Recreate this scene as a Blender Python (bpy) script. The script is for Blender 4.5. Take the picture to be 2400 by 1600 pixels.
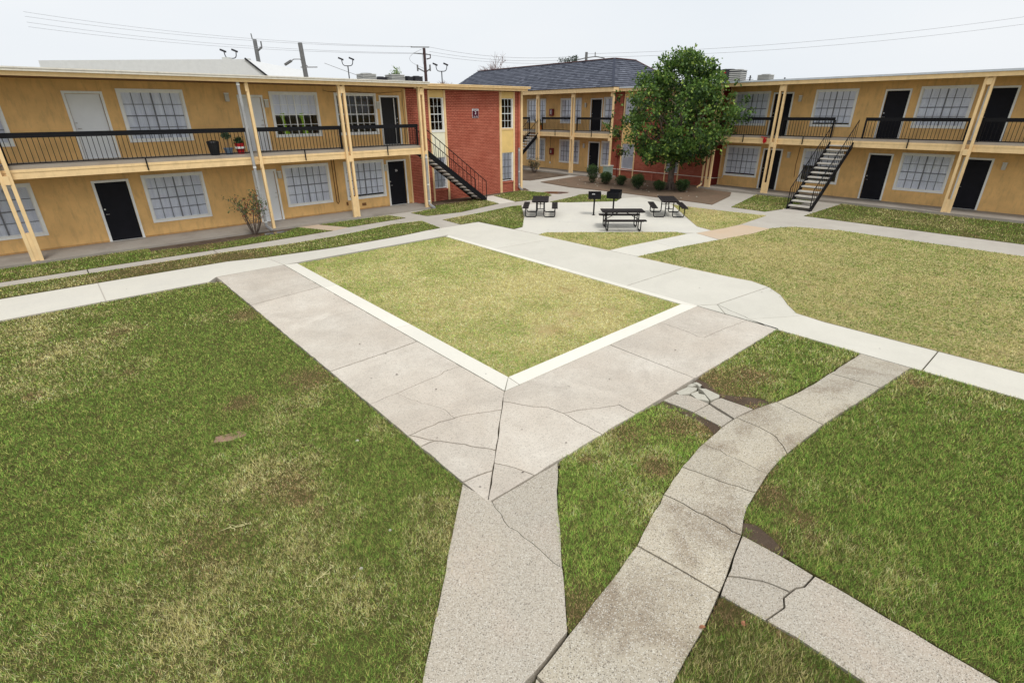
import bpy, bmesh, math, random
import numpy as np
from math import radians, sin, cos, pi, hypot
from mathutils import Vector, Matrix, noise

for o in list(bpy.data.objects): bpy.data.objects.remove(o)
scene = bpy.context.scene
C = scene.collection
rnd = random.Random(7)
rng = np.random.default_rng(11)

# ------------------------------------------------------------------ camera
CAM_H = 4.2
FPX = 1190.8                       # focal length in pixels of a 2400 px wide frame
PITCH, ROLL, AZ = radians(24.31), radians(-0.325), radians(48.712)
_F = np.array([cos(AZ), sin(AZ), 0.0]); _R = np.array([sin(AZ), -cos(AZ), 0.0]); _Z = np.array([0, 0, 1.0])
_fw = cos(PITCH)*_F - sin(PITCH)*_Z
_up = sin(PITCH)*_F + cos(PITCH)*_Z
_r = cos(ROLL)*_R + sin(ROLL)*_up
_u = -sin(ROLL)*_R + cos(ROLL)*_up
cam_d = bpy.data.cameras.new('camera')
cam = bpy.data.objects.new('camera', cam_d); C.objects.link(cam)
cam.matrix_world = Matrix(((_r[0], _u[0], -_fw[0], 0), (_r[1], _u[1], -_fw[1], 0), (_r[2], _u[2], -_fw[2], CAM_H), (0, 0, 0, 1)))
cam_d.sensor_fit = 'HORIZONTAL'; cam_d.sensor_width = 36.0; cam_d.lens = FPX/2400*36
cam_d.clip_start = 0.05; cam_d.clip_end = 3000
scene.camera = cam

# ------------------------------------------------------------------ sky, sun, exposure
SUN_EL, SUN_ROT = radians(58), radians(200)
world = bpy.data.worlds.new('World'); scene.world = world; world.use_nodes = True
nt = world.node_tree; nt.nodes.clear()
wo = nt.nodes.new('ShaderNodeOutputWorld'); bg = nt.nodes.new('ShaderNodeBackground')
sky = nt.nodes.new('ShaderNodeTexSky'); sky.sky_type = 'NISHITA'; sky.sun_disc = False
sky.sun_elevation = SUN_EL; sky.sun_rotation = SUN_ROT; sky.air_density = 1.0; sky.dust_density = 4.0; sky.ozone_density = 1.0
hs = nt.nodes.new('ShaderNodeHueSaturation'); hs.inputs['Saturation'].default_value = 0.16
nt.links.new(sky.outputs[0], hs.inputs['Color'])
# overcast layer: a closed, nearly even cloud deck with very soft mottling
tc = nt.nodes.new('ShaderNodeTexCoord'); mp = nt.nodes.new('ShaderNodeMapping'); mp.inputs['Scale'].default_value = (1.2, 1.2, 3.5)
ns = nt.nodes.new('ShaderNodeTexNoise'); ns.inputs['Scale'].default_value = 1.4; ns.inputs['Detail'].default_value = 4
nt.links.new(tc.outputs['Generated'], mp.inputs[0]); nt.links.new(mp.outputs[0], ns.inputs['Vector'])
cr = nt.nodes.new('ShaderNodeValToRGB')
cr.color_ramp.elements[0].position = 0.3; cr.color_ramp.elements[0].color = (8.2, 8.7, 9.2, 1)
cr.color_ramp.elements[1].position = 0.7; cr.color_ramp.elements[1].color = (8.9, 9.2, 9.5, 1)
nt.links.new(ns.outputs['Fac'], cr.inputs[0])
mx = nt.nodes.new('ShaderNodeMix'); mx.data_type = 'RGBA'; mx.inputs[0].default_value = 0.93
nt.links.new(hs.outputs[0], mx.inputs[6]); nt.links.new(cr.outputs[0], mx.inputs[7])
nt.links.new(mx.outputs[2], bg.inputs['Color']); bg.inputs['Strength'].default_value = 0.085
nt.links.new(bg.outputs[0], wo.inputs['Surface'])
sl = bpy.data.lights.new('sun', 'SUN'); sl.energy = 1.5; sl.angle = radians(16); sl.color = (1.0, 0.975, 0.94)
so = bpy.data.objects.new('sun', sl); C.objects.link(so)
# light comes from above and slightly behind the camera's right shoulder
sd = Vector((sin(SUN_ROT)*cos(SUN_EL), cos(SUN_ROT)*cos(SUN_EL), sin(SUN_EL)))
so.rotation_euler = (-sd).to_track_quat('-Z', 'Y').to_euler(); so.location = (0, 0, 30)
scene.view_settings.view_transform = 'Standard'; scene.view_settings.look = 'None'
scene.view_settings.exposure = 0.30; scene.view_settings.gamma = 1.0
scene.view_settings.use_curve_mapping = False
scene.render.engine = 'CYCLES'

# ------------------------------------------------------------------ helpers
def G(px, py, z=0.0):
    """ground point seen by the survey camera at source pixel (px, py)"""
    d = _fw + _r*(px-1200)/FPX - _u*(py-800)/FPX
    t = (z-CAM_H)/d[2]
    return (t*d[0], t*d[1])

def lin(r, g, b):
    f = lambda c: ((c/255)/12.92 if c/255 <= 0.04045 else ((c/255+0.055)/1.055)**2.4)
    return (f(r), f(g), f(b), 1.0)

def setp(o, label=None, cat=None, group=None, kind=None):
    if label: o['label'] = label
    if cat: o['category'] = cat
    if group: o['group'] = group
    if kind: o['kind'] = kind
    return o

def empty(name, loc=(0, 0, 0), rz=0.0, **k):
    o = bpy.data.objects.new(name, None); C.objects.link(o)
    o.location = loc; o.rotation_euler = (0, 0, rz); o.empty_display_size = 0.2
    return setp(o, **k)

def link(name, me, parent=None, loc=None, rot=None, **k):
    o = bpy.data.objects.new(name, me); C.objects.link(o)
    if parent: o.parent = parent
    if loc is not None: o.location = loc
    if rot is not None: o.rotation_euler = rot
    return setp(o, **k)

def copy_tree(o, parent=None):
    c = o.copy(); C.objects.link(c); c.parent = parent
    for ch in o.children: copy_tree(ch, c)
    return c

class MB:
    def __init__(s): s.v = []; s.f = []
    def add(s, vs, fs):
        n = len(s.v); s.v += [tuple(map(float, p)) for p in vs]; s.f += [tuple(n+i for i in f) for f in fs]; return s
    def box(s, x0, x1, y0, y1, z0, z1):
        return s.add([(x0,y0,z0),(x1,y0,z0),(x1,y1,z0),(x0,y1,z0),(x0,y0,z1),(x1,y0,z1),(x1,y1,z1),(x0,y1,z1)],
                     [(0,3,2,1),(4,5,6,7),(0,1,5,4),(1,2,6,5),(2,3,7,6),(3,0,4,7)])
    def beam(s, p, q, w, h, upv=(0, 0, 1)):
        p = Vector(p); q = Vector(q); d = (q-p).normalized(); U = Vector(upv)
        a = d.cross(U)
        if a.length < 1e-4: a = d.cross(Vector((1, 0, 0)))
        a.normalize(); b = a.cross(d).normalized(); vs = []
        for e in (p, q):
            for i, j in ((-1,-1),(1,-1),(1,1),(-1,1)): vs.append(e + a*(i*w/2) + b*(j*h/2))
        return s.add(vs, [(0,1,2,3),(7,6,5,4),(0,4,5,1),(1,5,6,2),(2,6,7,3),(3,7,4,0)])
    def tube(s, pts, r, n=8, cap=True):
        pts = [Vector(p) for p in pts]; m = len(pts); rs = r if isinstance(r, (list, tuple)) else [r]*m
        base = len(s.v); prev = None
        for i, p in enumerate(pts):
            d = (pts[min(i+1, m-1)] - pts[max(i-1, 0)]).normalized()
            if prev is None:
                a = d.cross(Vector((0, 0, 1)))
                if a.length < 1e-3: a = d.cross(Vector((1, 0, 0)))
            else: a = prev - d*prev.dot(d)
            a.normalize(); prev = a; b = d.cross(a)
            for k in range(n):
                t = 2*pi*k/n; s.v.append(tuple(p + (a*cos(t)+b*sin(t))*rs[i]))
        for i in range(m-1):
            for k in range(n):
                k2 = (k+1) % n
                s.f.append((base+i*n+k, base+i*n+k2, base+(i+1)*n+k2, base+(i+1)*n+k))
        if cap:
            s.f.append(tuple(base+k for k in range(n))[::-1]); s.f.append(tuple(base+(m-1)*n+k for k in range(n)))
        return s
    def lathe(s, prof, n=16, c=(0, 0, 0)):
        base = len(s.v); m = len(prof)
        for r, z in prof:
            for k in range(n):
                t = 2*pi*k/n; s.v.append((c[0]+r*cos(t), c[1]+r*sin(t), c[2]+z))
        for i in range(m-1):
            for k in range(n):
                k2 = (k+1) % n; s.f.append((base+i*n+k, base+i*n+k2, base+(i+1)*n+k2, base+(i+1)*n+k))
        s.f.append(tuple(base+k for k in range(n))[::-1]); s.f.append(tuple(base+(m-1)*n+k for k in range(n)))
        return s
    def prism(s, poly, z0, z1, bottom=False):
        n = len(poly); b = len(s.v)
        s.v += [(p[0], p[1], z1) for p in poly] + [(p[0], p[1], z0) for p in poly]
        s.f.append(tuple(b+i for i in range(n)))
        if bottom: s.f.append(tuple(b+n+i for i in range(n))[::-1])
        for i in range(n):
            j = (i+1) % n; s.f.append((b+i, b+n+i, b+n+j, b+j))
        return s
    def mesh(s, name, mat, smooth=False, fixn=True):
        me = bpy.data.meshes.new(name); me.from_pydata(s.v, [], s.f)
        if mat: me.materials.append(mat)
        if fixn:
            bm = bmesh.new(); bm.from_mesh(me); bmesh.ops.recalc_face_normals(bm, faces=bm.faces); bm.to_mesh(me); bm.free()
        if smooth:
            me.polygons.foreach_set('use_smooth', [True]*len(me.polygons))
        me.update(); return me
    def build(s, name, mat, parent=None, loc=None, rot=None, smooth=False, fixn=True, **k):
        return link(name, s.mesh(name, mat, smooth, fixn), parent, loc, rot, **k)

# polygon tools (x, y, half gap of the edge that starts here)
def area(p): return 0.5*sum(p[i][0]*p[(i+1) % len(p)][1]-p[(i+1) % len(p)][0]*p[i][1] for i in range(len(p)))
def ccw(p): return list(p) if area(p) > 0 else list(p)[::-1]
def inside(p, x, y):
    c = False; n = len(p)
    for i in range(n):
        x1, y1 = p[i][0], p[i][1]; x2, y2 = p[(i+1) % n][0], p[(i+1) % n][1]
        if (y1 > y) != (y2 > y) and x < (x2-x1)*(y-y1)/(y2-y1)+x1: c = not c
    return c
def snap(p, q):
    best = None; n = len(p)
    for i in range(n):
        ax, ay = p[i][0], p[i][1]; bx, by = p[(i+1) % n][0], p[(i+1) % n][1]
        L = (bx-ax)**2+(by-ay)**2
        if L < 1e-12: continue
        t = max(0.001, min(0.999, ((q[0]-ax)*(bx-ax)+(q[1]-ay)*(by-ay))/L))
        x, y = ax+t*(bx-ax), ay+t*(by-ay); d = hypot(x-q[0], y-q[1])
        if best is None or d < best[0]: best = (d, i, t, x, y)
    return best[1:]
def split(p, line, g):
    n = len(p); ia, ta, xa, ya = snap(p, line[0]); ib, tb, xb, yb = snap(p, line[-1]); inner = line[1:-1]
    n1 = (ib-ia) % n
    if ia == ib and tb < ta: n1 = n
    n2 = n-n1
    A = [(xa, ya, p[ia][2])]+[p[(ia+1+k) % n] for k in range(n1)]+[(xb, yb, g)]+[(q[0], q[1], g) for q in reversed(inner)]
    B = [(xb, yb, p[ib][2])]+[p[(ib+1+k) % n] for k in range(n2)]+[(xa, ya, g)]+[(q[0], q[1], g) for q in inner]
    return [A, B]
_jr = random.Random(99)
def roughen(line, amp=0.010, step=0.09):
    out = [line[0]]
    for i in range(len(line)-1):
        a, b = line[i], line[i+1]; L = hypot(b[0]-a[0], b[1]-a[1]); k = max(1, int(L/step))
        for j in range(1, k+1):
            t = j/k; x, y = a[0]+(b[0]-a[0])*t, a[1]+(b[1]-a[1])*t
            if not (i == len(line)-2 and j == k) and L > 1e-6:
                e = _jr.gauss(0, amp); x += -(b[1]-a[1])/L*e; y += (b[0]-a[0])/L*e
            out.append((x, y))
    return out
def edge_rough(p, amp=0.005):
    out = []
    for i, q in enumerate(p):
        b = p[(i+1) % len(p)]; pts = roughen([(q[0], q[1]), (b[0], b[1])], amp, 0.16)
        out += [(x, y, q[2]) for x, y in pts[:-1]]
    return out
def split_all(pieces, line, g):
    if g not in (0.013,) and len(line) > 2: line = roughen(line)
    m = len(line)//2
    mx_, my_ = ((line[m-1][0]+line[m][0])/2, (line[m-1][1]+line[m][1])/2)
    for k, p in enumerate(pieces):
        if inside(p, mx_, my_):
            pieces[k:k+1] = split(p, line, g); return pieces
    return pieces
def inset(p):
    p = [q for i, q in enumerate(p) if hypot(q[0]-p[i-1][0], q[1]-p[i-1][1]) > 0.012]
    n = len(p); out = []
    for i in range(n):
        a = p[i-1]; b = p[i]; c = p[(i+1) % n]
        d1 = Vector((b[0]-a[0], b[1]-a[1])); d2 = Vector((c[0]-b[0], c[1]-b[1]))
        if d1.length < 1e-5 or d2.length < 1e-5: continue
        d1.normalize(); d2.normalize()
        n1 = Vector((-d1.y, d1.x)); n2 = Vector((-d2.y, d2.x)); w1, w2 = a[2], b[2]
        cr_ = d1.x*d2.y-d1.y*d2.x
        if abs(cr_) < 0.3: m = (n1*w1+n2*w2)/2
        else:
            # solve (m.n1 = w1, m.n2 = w2)
            det = n1.x*n2.y-n1.y*n2.x
            m = Vector(((w1*n2.y-w2*n1.y)/det, (n1.x*w2-n2.x*w1)/det))
            if m.length > 0.03: m *= 0.03/m.length
        out.append((b[0]+m.x, b[1]+m.y))
    return out
def W(p, g=0.0): return [(q[0], q[1], g) for q in p]
def GP(*pts): return [G(x, y) for x, y in pts]

# ------------------------------------------------------------------ materials
MATS = {}
def newmat(name):
    m = bpy.data.materials.new(name); m.use_nodes = True; MATS[name] = m
    return m, m.node_tree, m.node_tree.nodes['Principled BSDF']
def N(nt, t, **k):
    n = nt.nodes.new(t)
    for a, b in k.items():
        if a in n.inputs: n.inputs[a].default_value = b
        else: setattr(n, a, b)
    return n
def coords(nt, scale=1.0, obj=False):
    if obj: return N(nt, 'ShaderNodeTexCoord').outputs['Object']
    return N(nt, 'ShaderNodeNewGeometry').outputs['Position']
def mix(nt, a, b, fac, mode='MIX'):
    m = nt.nodes.new('ShaderNodeMix'); m.data_type = 'RGBA'; m.blend_type = mode; m.clamp_factor = True
    for sock, v in ((m.inputs[0], fac), (m.inputs[6], a), (m.inputs[7], b)):
        if hasattr(v, 'node'): nt.links.new(v, sock)
        elif isinstance(v, (int, float)): sock.default_value = v
        else: sock.default_value = v
    return m.outputs[2]
def noisef(nt, vec, scale, detail=4, rough=0.55, lo=0.35, hi=0.65, dist=0.0):
    n = N(nt, 'ShaderNodeTexNoise', Scale=scale, Detail=detail, Roughness=rough, Distortion=dist); nt.links.new(vec, n.inputs['Vector'])
    r = N(nt, 'ShaderNodeMapRange', clamp=True); nt.links.new(n.outputs['Fac'], r.inputs[0])
    r.inputs[1].default_value = lo; r.inputs[2].default_value = hi
    return r.outputs[0]
def bump(nt, bs, h, strength=0.3, dist=0.01):
    b = N(nt, 'ShaderNodeBump', Strength=strength, Distance=dist); nt.links.new(h, b.inputs['Height']); nt.links.new(b.outputs[0], bs.inputs['Normal'])

def paint(name, col, var=0.12, rough=0.6, scale=3.0, dirt=None, dirtamt=0.25, spec=0.3, metal=0.0, bumpy=0.0):
    m, t, b = newmat(name); p = coords(t)
    c1 = tuple(x*(1-var) for x in col[:3])+(1,); c2 = tuple(min(1, x*(1+var)) for x in col[:3])+(1,)
    f = noisef(t, p, scale, 6, 0.6); c = mix(t, c1, c2, f)
    if dirt:
        mpn = N(t, 'ShaderNodeMapping'); mpn.inputs['Scale'].default_value = (3, 3, 0.7); t.links.new(p, mpn.inputs[0])
        d = noisef(t, mpn.outputs[0], 2.2, 6, 0.7, 0.5, 0.8); dm = N(t, 'ShaderNodeMath', operation='MULTIPLY'); t.links.new(d, dm.inputs[0]); dm.inputs[1].default_value = dirtamt
        c = mix(t, c, dirt, dm.outputs[0])
    t.links.new(c, b.inputs['Base Color']); b.inputs['Roughness'].default_value = rough
    b.inputs['Specular IOR Level'].default_value = spec; b.inputs['Metallic'].default_value = metal
    if bumpy: bump(t, b, noisef(t, p, 60, 4, 0.6, 0.2, 0.8), bumpy, 0.004)
    return m

def concrete(name, base, tint, speck=0.35, speck_scale=110, stain=None, stain_amt=0.4, fine=0.12, patch=0.6, seed=0.0):
    m, t, b = newmat(name); p0 = coords(t)
    mp_ = N(t, 'ShaderNodeMapping'); mp_.inputs['Location'].default_value = (seed, seed*0.7, 0); t.links.new(p0, mp_.inputs[0]); p = mp_.outputs[0]
    big = noisef(t, p, 0.55, 5, 0.6, 0.35, 0.65, 0.4); c = mix(t, base, tint, big)
    oi = N(t, 'ShaderNodeObjectInfo')                      # each slab weathered a little differently
    slabv = N(t, 'ShaderNodeMapRange'); t.links.new(oi.outputs['Random'], slabv.inputs[0]); slabv.inputs[3].default_value = 0.93; slabv.inputs[4].default_value = 1.03
    mid = noisef(t, p, 2.6, 8, 0.7, 0.3, 0.7, 0.6)
    dk = tuple(x*0.80 for x in base[:3])+(1,)
    mm = N(t, 'ShaderNodeMath', operation='MULTIPLY'); t.links.new(mid, mm.inputs[0]); mm.inputs[1].default_value = patch*0.6
    c = mix(t, c, dk, mm.outputs[0])
    lt = tuple(min(1, x*1.10) for x in base[:3])+(1,)
    blot = noisef(t, p, 6.5, 6, 0.75, 0.55, 0.75, 1.2); bm_ = N(t, 'ShaderNodeMath', operation='MULTIPLY'); t.links.new(blot, bm_.inputs[0]); bm_.inputs[1].default_value = 0.4
    c = mix(t, c, lt, bm_.outputs[0])
    fm = noisef(t, p, 22, 5, 0.8, 0.3, 0.7); fmm = N(t, 'ShaderNodeMath', operation='MULTIPLY'); t.links.new(fm, fmm.inputs[0]); fmm.inputs[1].default_value = 0.28*min(1, patch+.2)
    c = mix(t, c, tuple(x*0.74 for x in base[:3])+(1,), fmm.outputs[0])
    if stain:
        s = noisef(t, p, 0.9, 5, 0.65, 0.48, 0.68, 0.8); sm = N(t, 'ShaderNodeMath', operation='MULTIPLY'); t.links.new(s, sm.inputs[0]); sm.inputs[1].default_value = stain_amt
        c = mix(t, c, stain, sm.outputs[0])
    # exposed sand and pebble specks
    v = N(t, 'ShaderNodeTexVoronoi', Scale=speck_scale); t.links.new(p, v.inputs['Vector'])
    vs = N(t, 'ShaderNodeSeparateColor'); t.links.new(v.outputs['Color'], vs.inputs[0])
    gt = N(t, 'ShaderNodeMath', operation='GREATER_THAN'); t.links.new(vs.outputs[0], gt.inputs[0]); gt.inputs[1].default_value = 0.88
    sm2 = N(t, 'ShaderNodeMath', operation='MULTIPLY'); t.links.new(gt.outputs[0], sm2.inputs[0]); sm2.inputs[1].default_value = speck
    c = mix(t, c, (0.10, 0.085, 0.07, 1), sm2.outputs[0])
    g2 = N(t, 'ShaderNodeMath', operation='GREATER_THAN'); t.links.new(vs.outputs[1], g2.inputs[0]); g2.inputs[1].default_value = 0.86
    sm3 = N(t, 'ShaderNodeMath', operation='MULTIPLY'); t.links.new(g2.outputs[0], sm3.inputs[0]); sm3.inputs[1].default_value = speck*0.7
    c = mix(t, c, (0.75, 0.72, 0.64, 1), sm3.outputs[0])
    # sparse dark spots (gum, mildew)
    v2 = N(t, 'ShaderNodeTexVoronoi', Scale=2.1); t.links.new(p, v2.inputs['Vector'])
    lt2 = N(t, 'ShaderNodeMath', operation='LESS_THAN'); t.links.new(v2.outputs['Distance'], lt2.inputs[0]); lt2.inputs[1].default_value = 0.035
    sp = N(t, 'ShaderNodeMath', operation='MULTIPLY'); t.links.new(lt2.outputs[0], sp.inputs[0]); sp.inputs[1].default_value = 0.6
    c = mix(t, c, (0.09, 0.08, 0.07, 1), sp.outputs[0])
    mul = mix(t, (0, 0, 0, 1), c, 1.0)
    vm = N(t, 'ShaderNodeVectorMath', operation='SCALE'); t.links.new(mul, vm.inputs[0]); t.links.new(slabv.outputs[0], vm.inputs['Scale'])
    t.links.new(vm.outputs[0], b.inputs['Base Color']); b.inputs['Roughness'].default_value = 0.85; b.inputs['Specular IOR Level'].default_value = 0.25
    bump(t, b, noisef(t, p, 70, 5, 0.7, 0.2, 0.8), 0.35, 0.004)
    return m

M_new = concrete('new_light_concrete', (0.70, 0.665, 0.575, 1), (0.64, 0.61, 0.54, 1), speck=0.10, patch=0.35, seed=3)
M_curb = concrete('pale_curb_concrete', (0.80, 0.76, 0.66, 1), (0.74, 0.71, 0.62, 1), speck=0.07, patch=0.25, seed=9)
M_old = concrete('old_pinkish_concrete', (0.60, 0.525, 0.435, 1), (0.72, 0.665, 0.575, 1), speck=0.34, speck_scale=95, patch=0.9, stain=(0.45, 0.395, 0.33, 1), stain_amt=0.65, seed=1)
M_ne = concrete('cream_concrete', (0.63, 0.60, 0.515, 1), (0.68, 0.645, 0.56, 1), speck=0.10, patch=0.35, stain=(0.56,0.53,0.46,1), stain_amt=.4, seed=5)
M_agg = concrete('exposed_aggregate_concrete', (0.475, 0.415, 0.33, 1), (0.445, 0.40, 0.33, 1), speck=0.75, speck_scale=150, patch=0.6, stain=(0.50, 0.395, 0.31, 1), stain_amt=0.35, seed=2)
M_arc = concrete('stained_aggregate_concrete', (0.52, 0.455, 0.345, 1), (0.43, 0.39, 0.32, 1), speck=0.75, speck_scale=130, patch=0.9, stain=(0.19, 0.135, 0.085, 1), stain_amt=0.72, seed=6)
M_far = concrete('far_walk_concrete', (0.50, 0.455, 0.395, 1), (0.55, 0.51, 0.44, 1), speck=0.08, patch=0.45, stain=(0.40, 0.36, 0.31, 1), stain_amt=0.4, seed=8)
M_porch = concrete('porch_concrete', (0.33, 0.29, 0.245, 1), (0.38, 0.345, 0.30, 1), speck=0.06, patch=0.7, stain=(0.22, 0.19, 0.16, 1), stain_amt=0.5, seed=12)
M_peach = concrete('peach_concrete', (0.60, 0.45, 0.31, 1), (0.58, 0.47, 0.35, 1), speck=0.06, patch=0.4, seed=14)
M_rubble = concrete('pale_broken_concrete', (0.54, 0.51, 0.42, 1), (0.47, 0.44, 0.37, 1), speck=0.3, patch=0.5, seed=15)

M_yellow = paint('ochre_wall_paint', lin(228, 184, 120), 0.09, 0.7, 1.6, dirt=(0.30, 0.19, 0.09, 1), dirtamt=0.5, bumpy=.3)
M_basegrime = paint('soiled_wall_base', lin(190, 146, 92), 0.15, 0.8, 5, dirt=(0.2, 0.15, 0.1, 1), dirtamt=0.6)
M_trim = paint('cream_yellow_trim_paint', lin(240, 207, 155), 0.06, 0.6, 4, dirt=(0.45, 0.33, 0.18, 1), dirtamt=0.4)
M_panel = paint('yellow_panel_paint', lin(232, 198, 128), 0.05, 0.6, 3)
M_cream = paint('cream_panel_paint', lin(238, 234, 208), 0.04, 0.6, 3)
M_white = paint('white_paint', lin(236, 236, 232), 0.04, 0.5, 4, dirt=(0.5, 0.45, 0.38, 1), dirtamt=0.25)
M_doorw = paint('white_door_paint', lin(226, 228, 230), 0.03, 0.45, 2)
M_black = paint('black_metal_paint', (0.007, 0.007, 0.009, 1), 0.2, 0.6, 8, spec=0.18)
M_doorb = paint('black_door_paint', (0.009, 0.009, 0.013, 1), 0.15, 0.6, 3, spec=0.15)
M_gutter = paint('white_gutter_metal', lin(226, 220, 208), 0.05, 0.45, 5, dirt=(0.45, 0.38, 0.28, 1), dirtamt=0.5)
M_pipe = paint('galvanised_grey_metal', lin(165, 165, 166), 0.12, 0.45, 6, metal=0.2, dirt=(0.3, 0.28, 0.26, 1), dirtamt=0.4)
M_flash = paint('grey_roof_flashing', lin(196, 202, 210), 0.06, 0.5, 4)
M_soffit = paint('brown_soffit_paint', lin(120, 84, 52), 0.1, 0.8, 2)
M_room = paint('dark_room', (0.02, 0.018, 0.017, 1), 0.1, 0.9)
M_roofflat = paint('flat_roof_gravel', (0.3, 0.28, 0.25, 1), 0.2, 0.9, 30)
M_musk = paint('shaded_muntin_grey', lin(118, 120, 126), 0.05, 0.5)  # shaded look of the muntins against pale blinds, put into the grey
M_lamp = paint('grey_lamp_glass', lin(200, 196, 186), 0.05, 0.4)
M_steel = paint('brushed_steel', lin(190, 190, 188), 0.05, 0.3, metal=0.9)
M_redcab = paint('dark_red_enamel', lin(120, 22, 30), 0.1, 0.4)
M_maroon = paint('maroon_sign_enamel', lin(74, 18, 38), 0.05, 0.5)
M_signw = paint('white_lettering', lin(240, 236, 240), 0.02, 0.5)
M_lime = paint('lime_curtain', lin(168, 205, 50), 0.12, 0.8, 12)
M_condl = paint('light_condenser_metal', lin(188, 188, 182), 0.06, 0.5, 4)
M_condd = paint('dark_condenser_metal', lin(60, 60, 64), 0.1, 0.5, 4)
M_green_box = paint('grey_green_utility_paint', lin(150, 172, 160), 0.12, 0.6, 5, dirt=(0.25, 0.27, 0.22, 1), dirtamt=0.4)
M_wood = paint('dark_pole_wood', lin(74, 58, 58), 0.15, 0.9, 6)
M_woodg = paint('grey_pole_wood', lin(118, 118, 118), 0.12, 0.9, 6)
M_wire = paint('wire_grey', lin(150, 150, 152), 0.05, 0.7)
M_farw = paint('far_white_siding', lin(222, 222, 220), 0.03, 0.7)
M_dark = paint('dark_trim', lin(45, 45, 48), 0.1, 0.7)
M_redtrim = paint('red_planter', lin(170, 30, 35), 0.1, 0.5)
M_bluepot = paint('slate_blue_pot', lin(96, 112, 130), 0.08, 0.6)
M_blackpl = paint('black_plastic', (0.015, 0.015, 0.016, 1), 0.1, 0.5)
M_redcloth = paint('red_cloth', lin(190, 24, 36), 0.1, 0.8)
M_tread = paint('precast_stair_tread', lin(196, 190, 180), 0.08, 0.8, 5)
M_terra = paint('orange_clay', lin(190, 110, 50), 0.1, 0.8)

# brick: painted red, every brick a slightly different coat
m, t, b = newmat('red_painted_brick'); p = coords(t)
f1 = noisef(t, p, 1.1, 5, 0.6); c = mix(t, lin(188, 106, 84), lin(208, 128, 104), f1)
mpn = N(t, 'ShaderNodeMapping'); mpn.inputs['Scale'].default_value = (4.2, 4.2, 13.3); t.links.new(p, mpn.inputs[0])
wn = N(t, 'ShaderNodeTexVoronoi', Scale=1.0); t.links.new(mpn.outputs[0], wn.inputs['Vector'])
sp_ = N(t, 'ShaderNodeSeparateColor'); t.links.new(wn.outputs['Color'], sp_.inputs[0])
mm = N(t, 'ShaderNodeMath', operation='MULTIPLY'); t.links.new(sp_.outputs[0], mm.inputs[0]); mm.inputs[1].default_value = 0.4
c = mix(t, c, lin(152, 72, 56), mm.outputs[0])
w3 = noisef(t, p, 5, 6, 0.7, 0.6, 0.8); m3 = N(t, 'ShaderNodeMath', operation='MULTIPLY'); t.links.new(w3, m3.inputs[0]); m3.inputs[1].default_value = 0.3
c = mix(t, c, lin(222, 140, 108), m3.outputs[0])
t.links.new(c, b.inputs['Base Color']); b.inputs['Roughness'].default_value = 0.75; b.inputs['Specular IOR Level'].default_value = 0.2
bump(t, b, noisef(t, p, 45, 5, 0.7, 0.2, 0.8), 0.5, 0.006)
M_brick = m
M_mortar = paint('painted_mortar', lin(112, 40, 32), 0.1, 0.85, 8)

# shingles
m, t, b = newmat('asphalt_shingle'); p = coords(t)
oi = N(t, 'ShaderNodeAttribute', attribute_name='tone')
c = mix(t, lin(66, 70, 82), lin(136, 140, 152), oi.outputs['Fac'])
g = noisef(t, p, 40, 5, 0.7, 0.3, 0.7); mg = N(t, 'ShaderNodeMath', operation='MULTIPLY'); t.links.new(g, mg.inputs[0]); mg.inputs[1].default_value = 0.35
c = mix(t, c, lin(60, 62, 70), mg.outputs[0])
t.links.new(c, b.inputs['Base Color']); b.inputs['Roughness'].default_value = 0.9; b.inputs['Specular IOR Level'].default_value = 0.15
M_shingle = m
M_ridge = paint('weathered_ridge_cap', lin(110, 84, 84), 0.15, 0.9, 5)

# glass
m, t, b = newmat('window_glass'); t.nodes.remove(b); out = t.nodes['Material Output']
tr = N(t, 'ShaderNodeBsdfTransparent'); tr.inputs[0].default_value = (0.97, 0.98, 1.0, 1); gl = N(t, 'ShaderNodeBsdfGlossy'); gl.inputs['Roughness'].default_value = 0.03
fr = N(t, 'ShaderNodeFresnel', IOR=1.33); ms = N(t, 'ShaderNodeMixShader'); t.links.new(fr.outputs[0], ms.inputs[0]); t.links.new(tr.outputs[0], ms.inputs[1]); t.links.new(gl.outputs[0], ms.inputs[2])
t.links.new(ms.outputs[0], out.inputs['Surface']); M_glass = m

# blinds: white vinyl with soft vertical folds
m, t, b = newmat('white_blind'); p = coords(t)
mpn = N(t, 'ShaderNodeMapping'); mpn.inputs['Scale'].default_value = (1, 1, 0.15); t.links.new(p, mpn.inputs[0])
f = noisef(t, mpn.outputs[0], 9, 4, 0.6, 0.3, 0.7); c = mix(t, lin(218, 218, 226), lin(240, 240, 242), f)
t.links.new(c, b.inputs['Base Color']); b.inputs['Roughness'].default_value = 0.7; bump(t, b, f, 0.5, 0.02); M_blind = m
m, t, b = newmat('black_screen_mesh'); b.inputs['Base Color'].default_value = (0.01, 0.01, 0.011, 1); b.inputs['Roughness'].default_value = 0.8; M_screen = m

# water
m, t, b = newmat('shallow_water'); b.inputs['Base Color'].default_value = (0.05, 0.04, 0.035, 1); b.inputs['Roughness'].default_value = 0.05; b.inputs['Specular IOR Level'].default_value = 0.9
p = coords(t); bump(t, b, noisef(t, p, 8, 3, 0.5, 0.2, 0.8), 0.06, 0.01); M_water = m
m, t, b = newmat('rusty_puddle'); p = coords(t); b.inputs['Roughness'].default_value = 0.12
t.links.new(mix(t, lin(88, 48, 36), lin(130, 90, 70), noisef(t, p, 3, 5, 0.7)), b.inputs['Base Color']); M_rust = m

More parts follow.
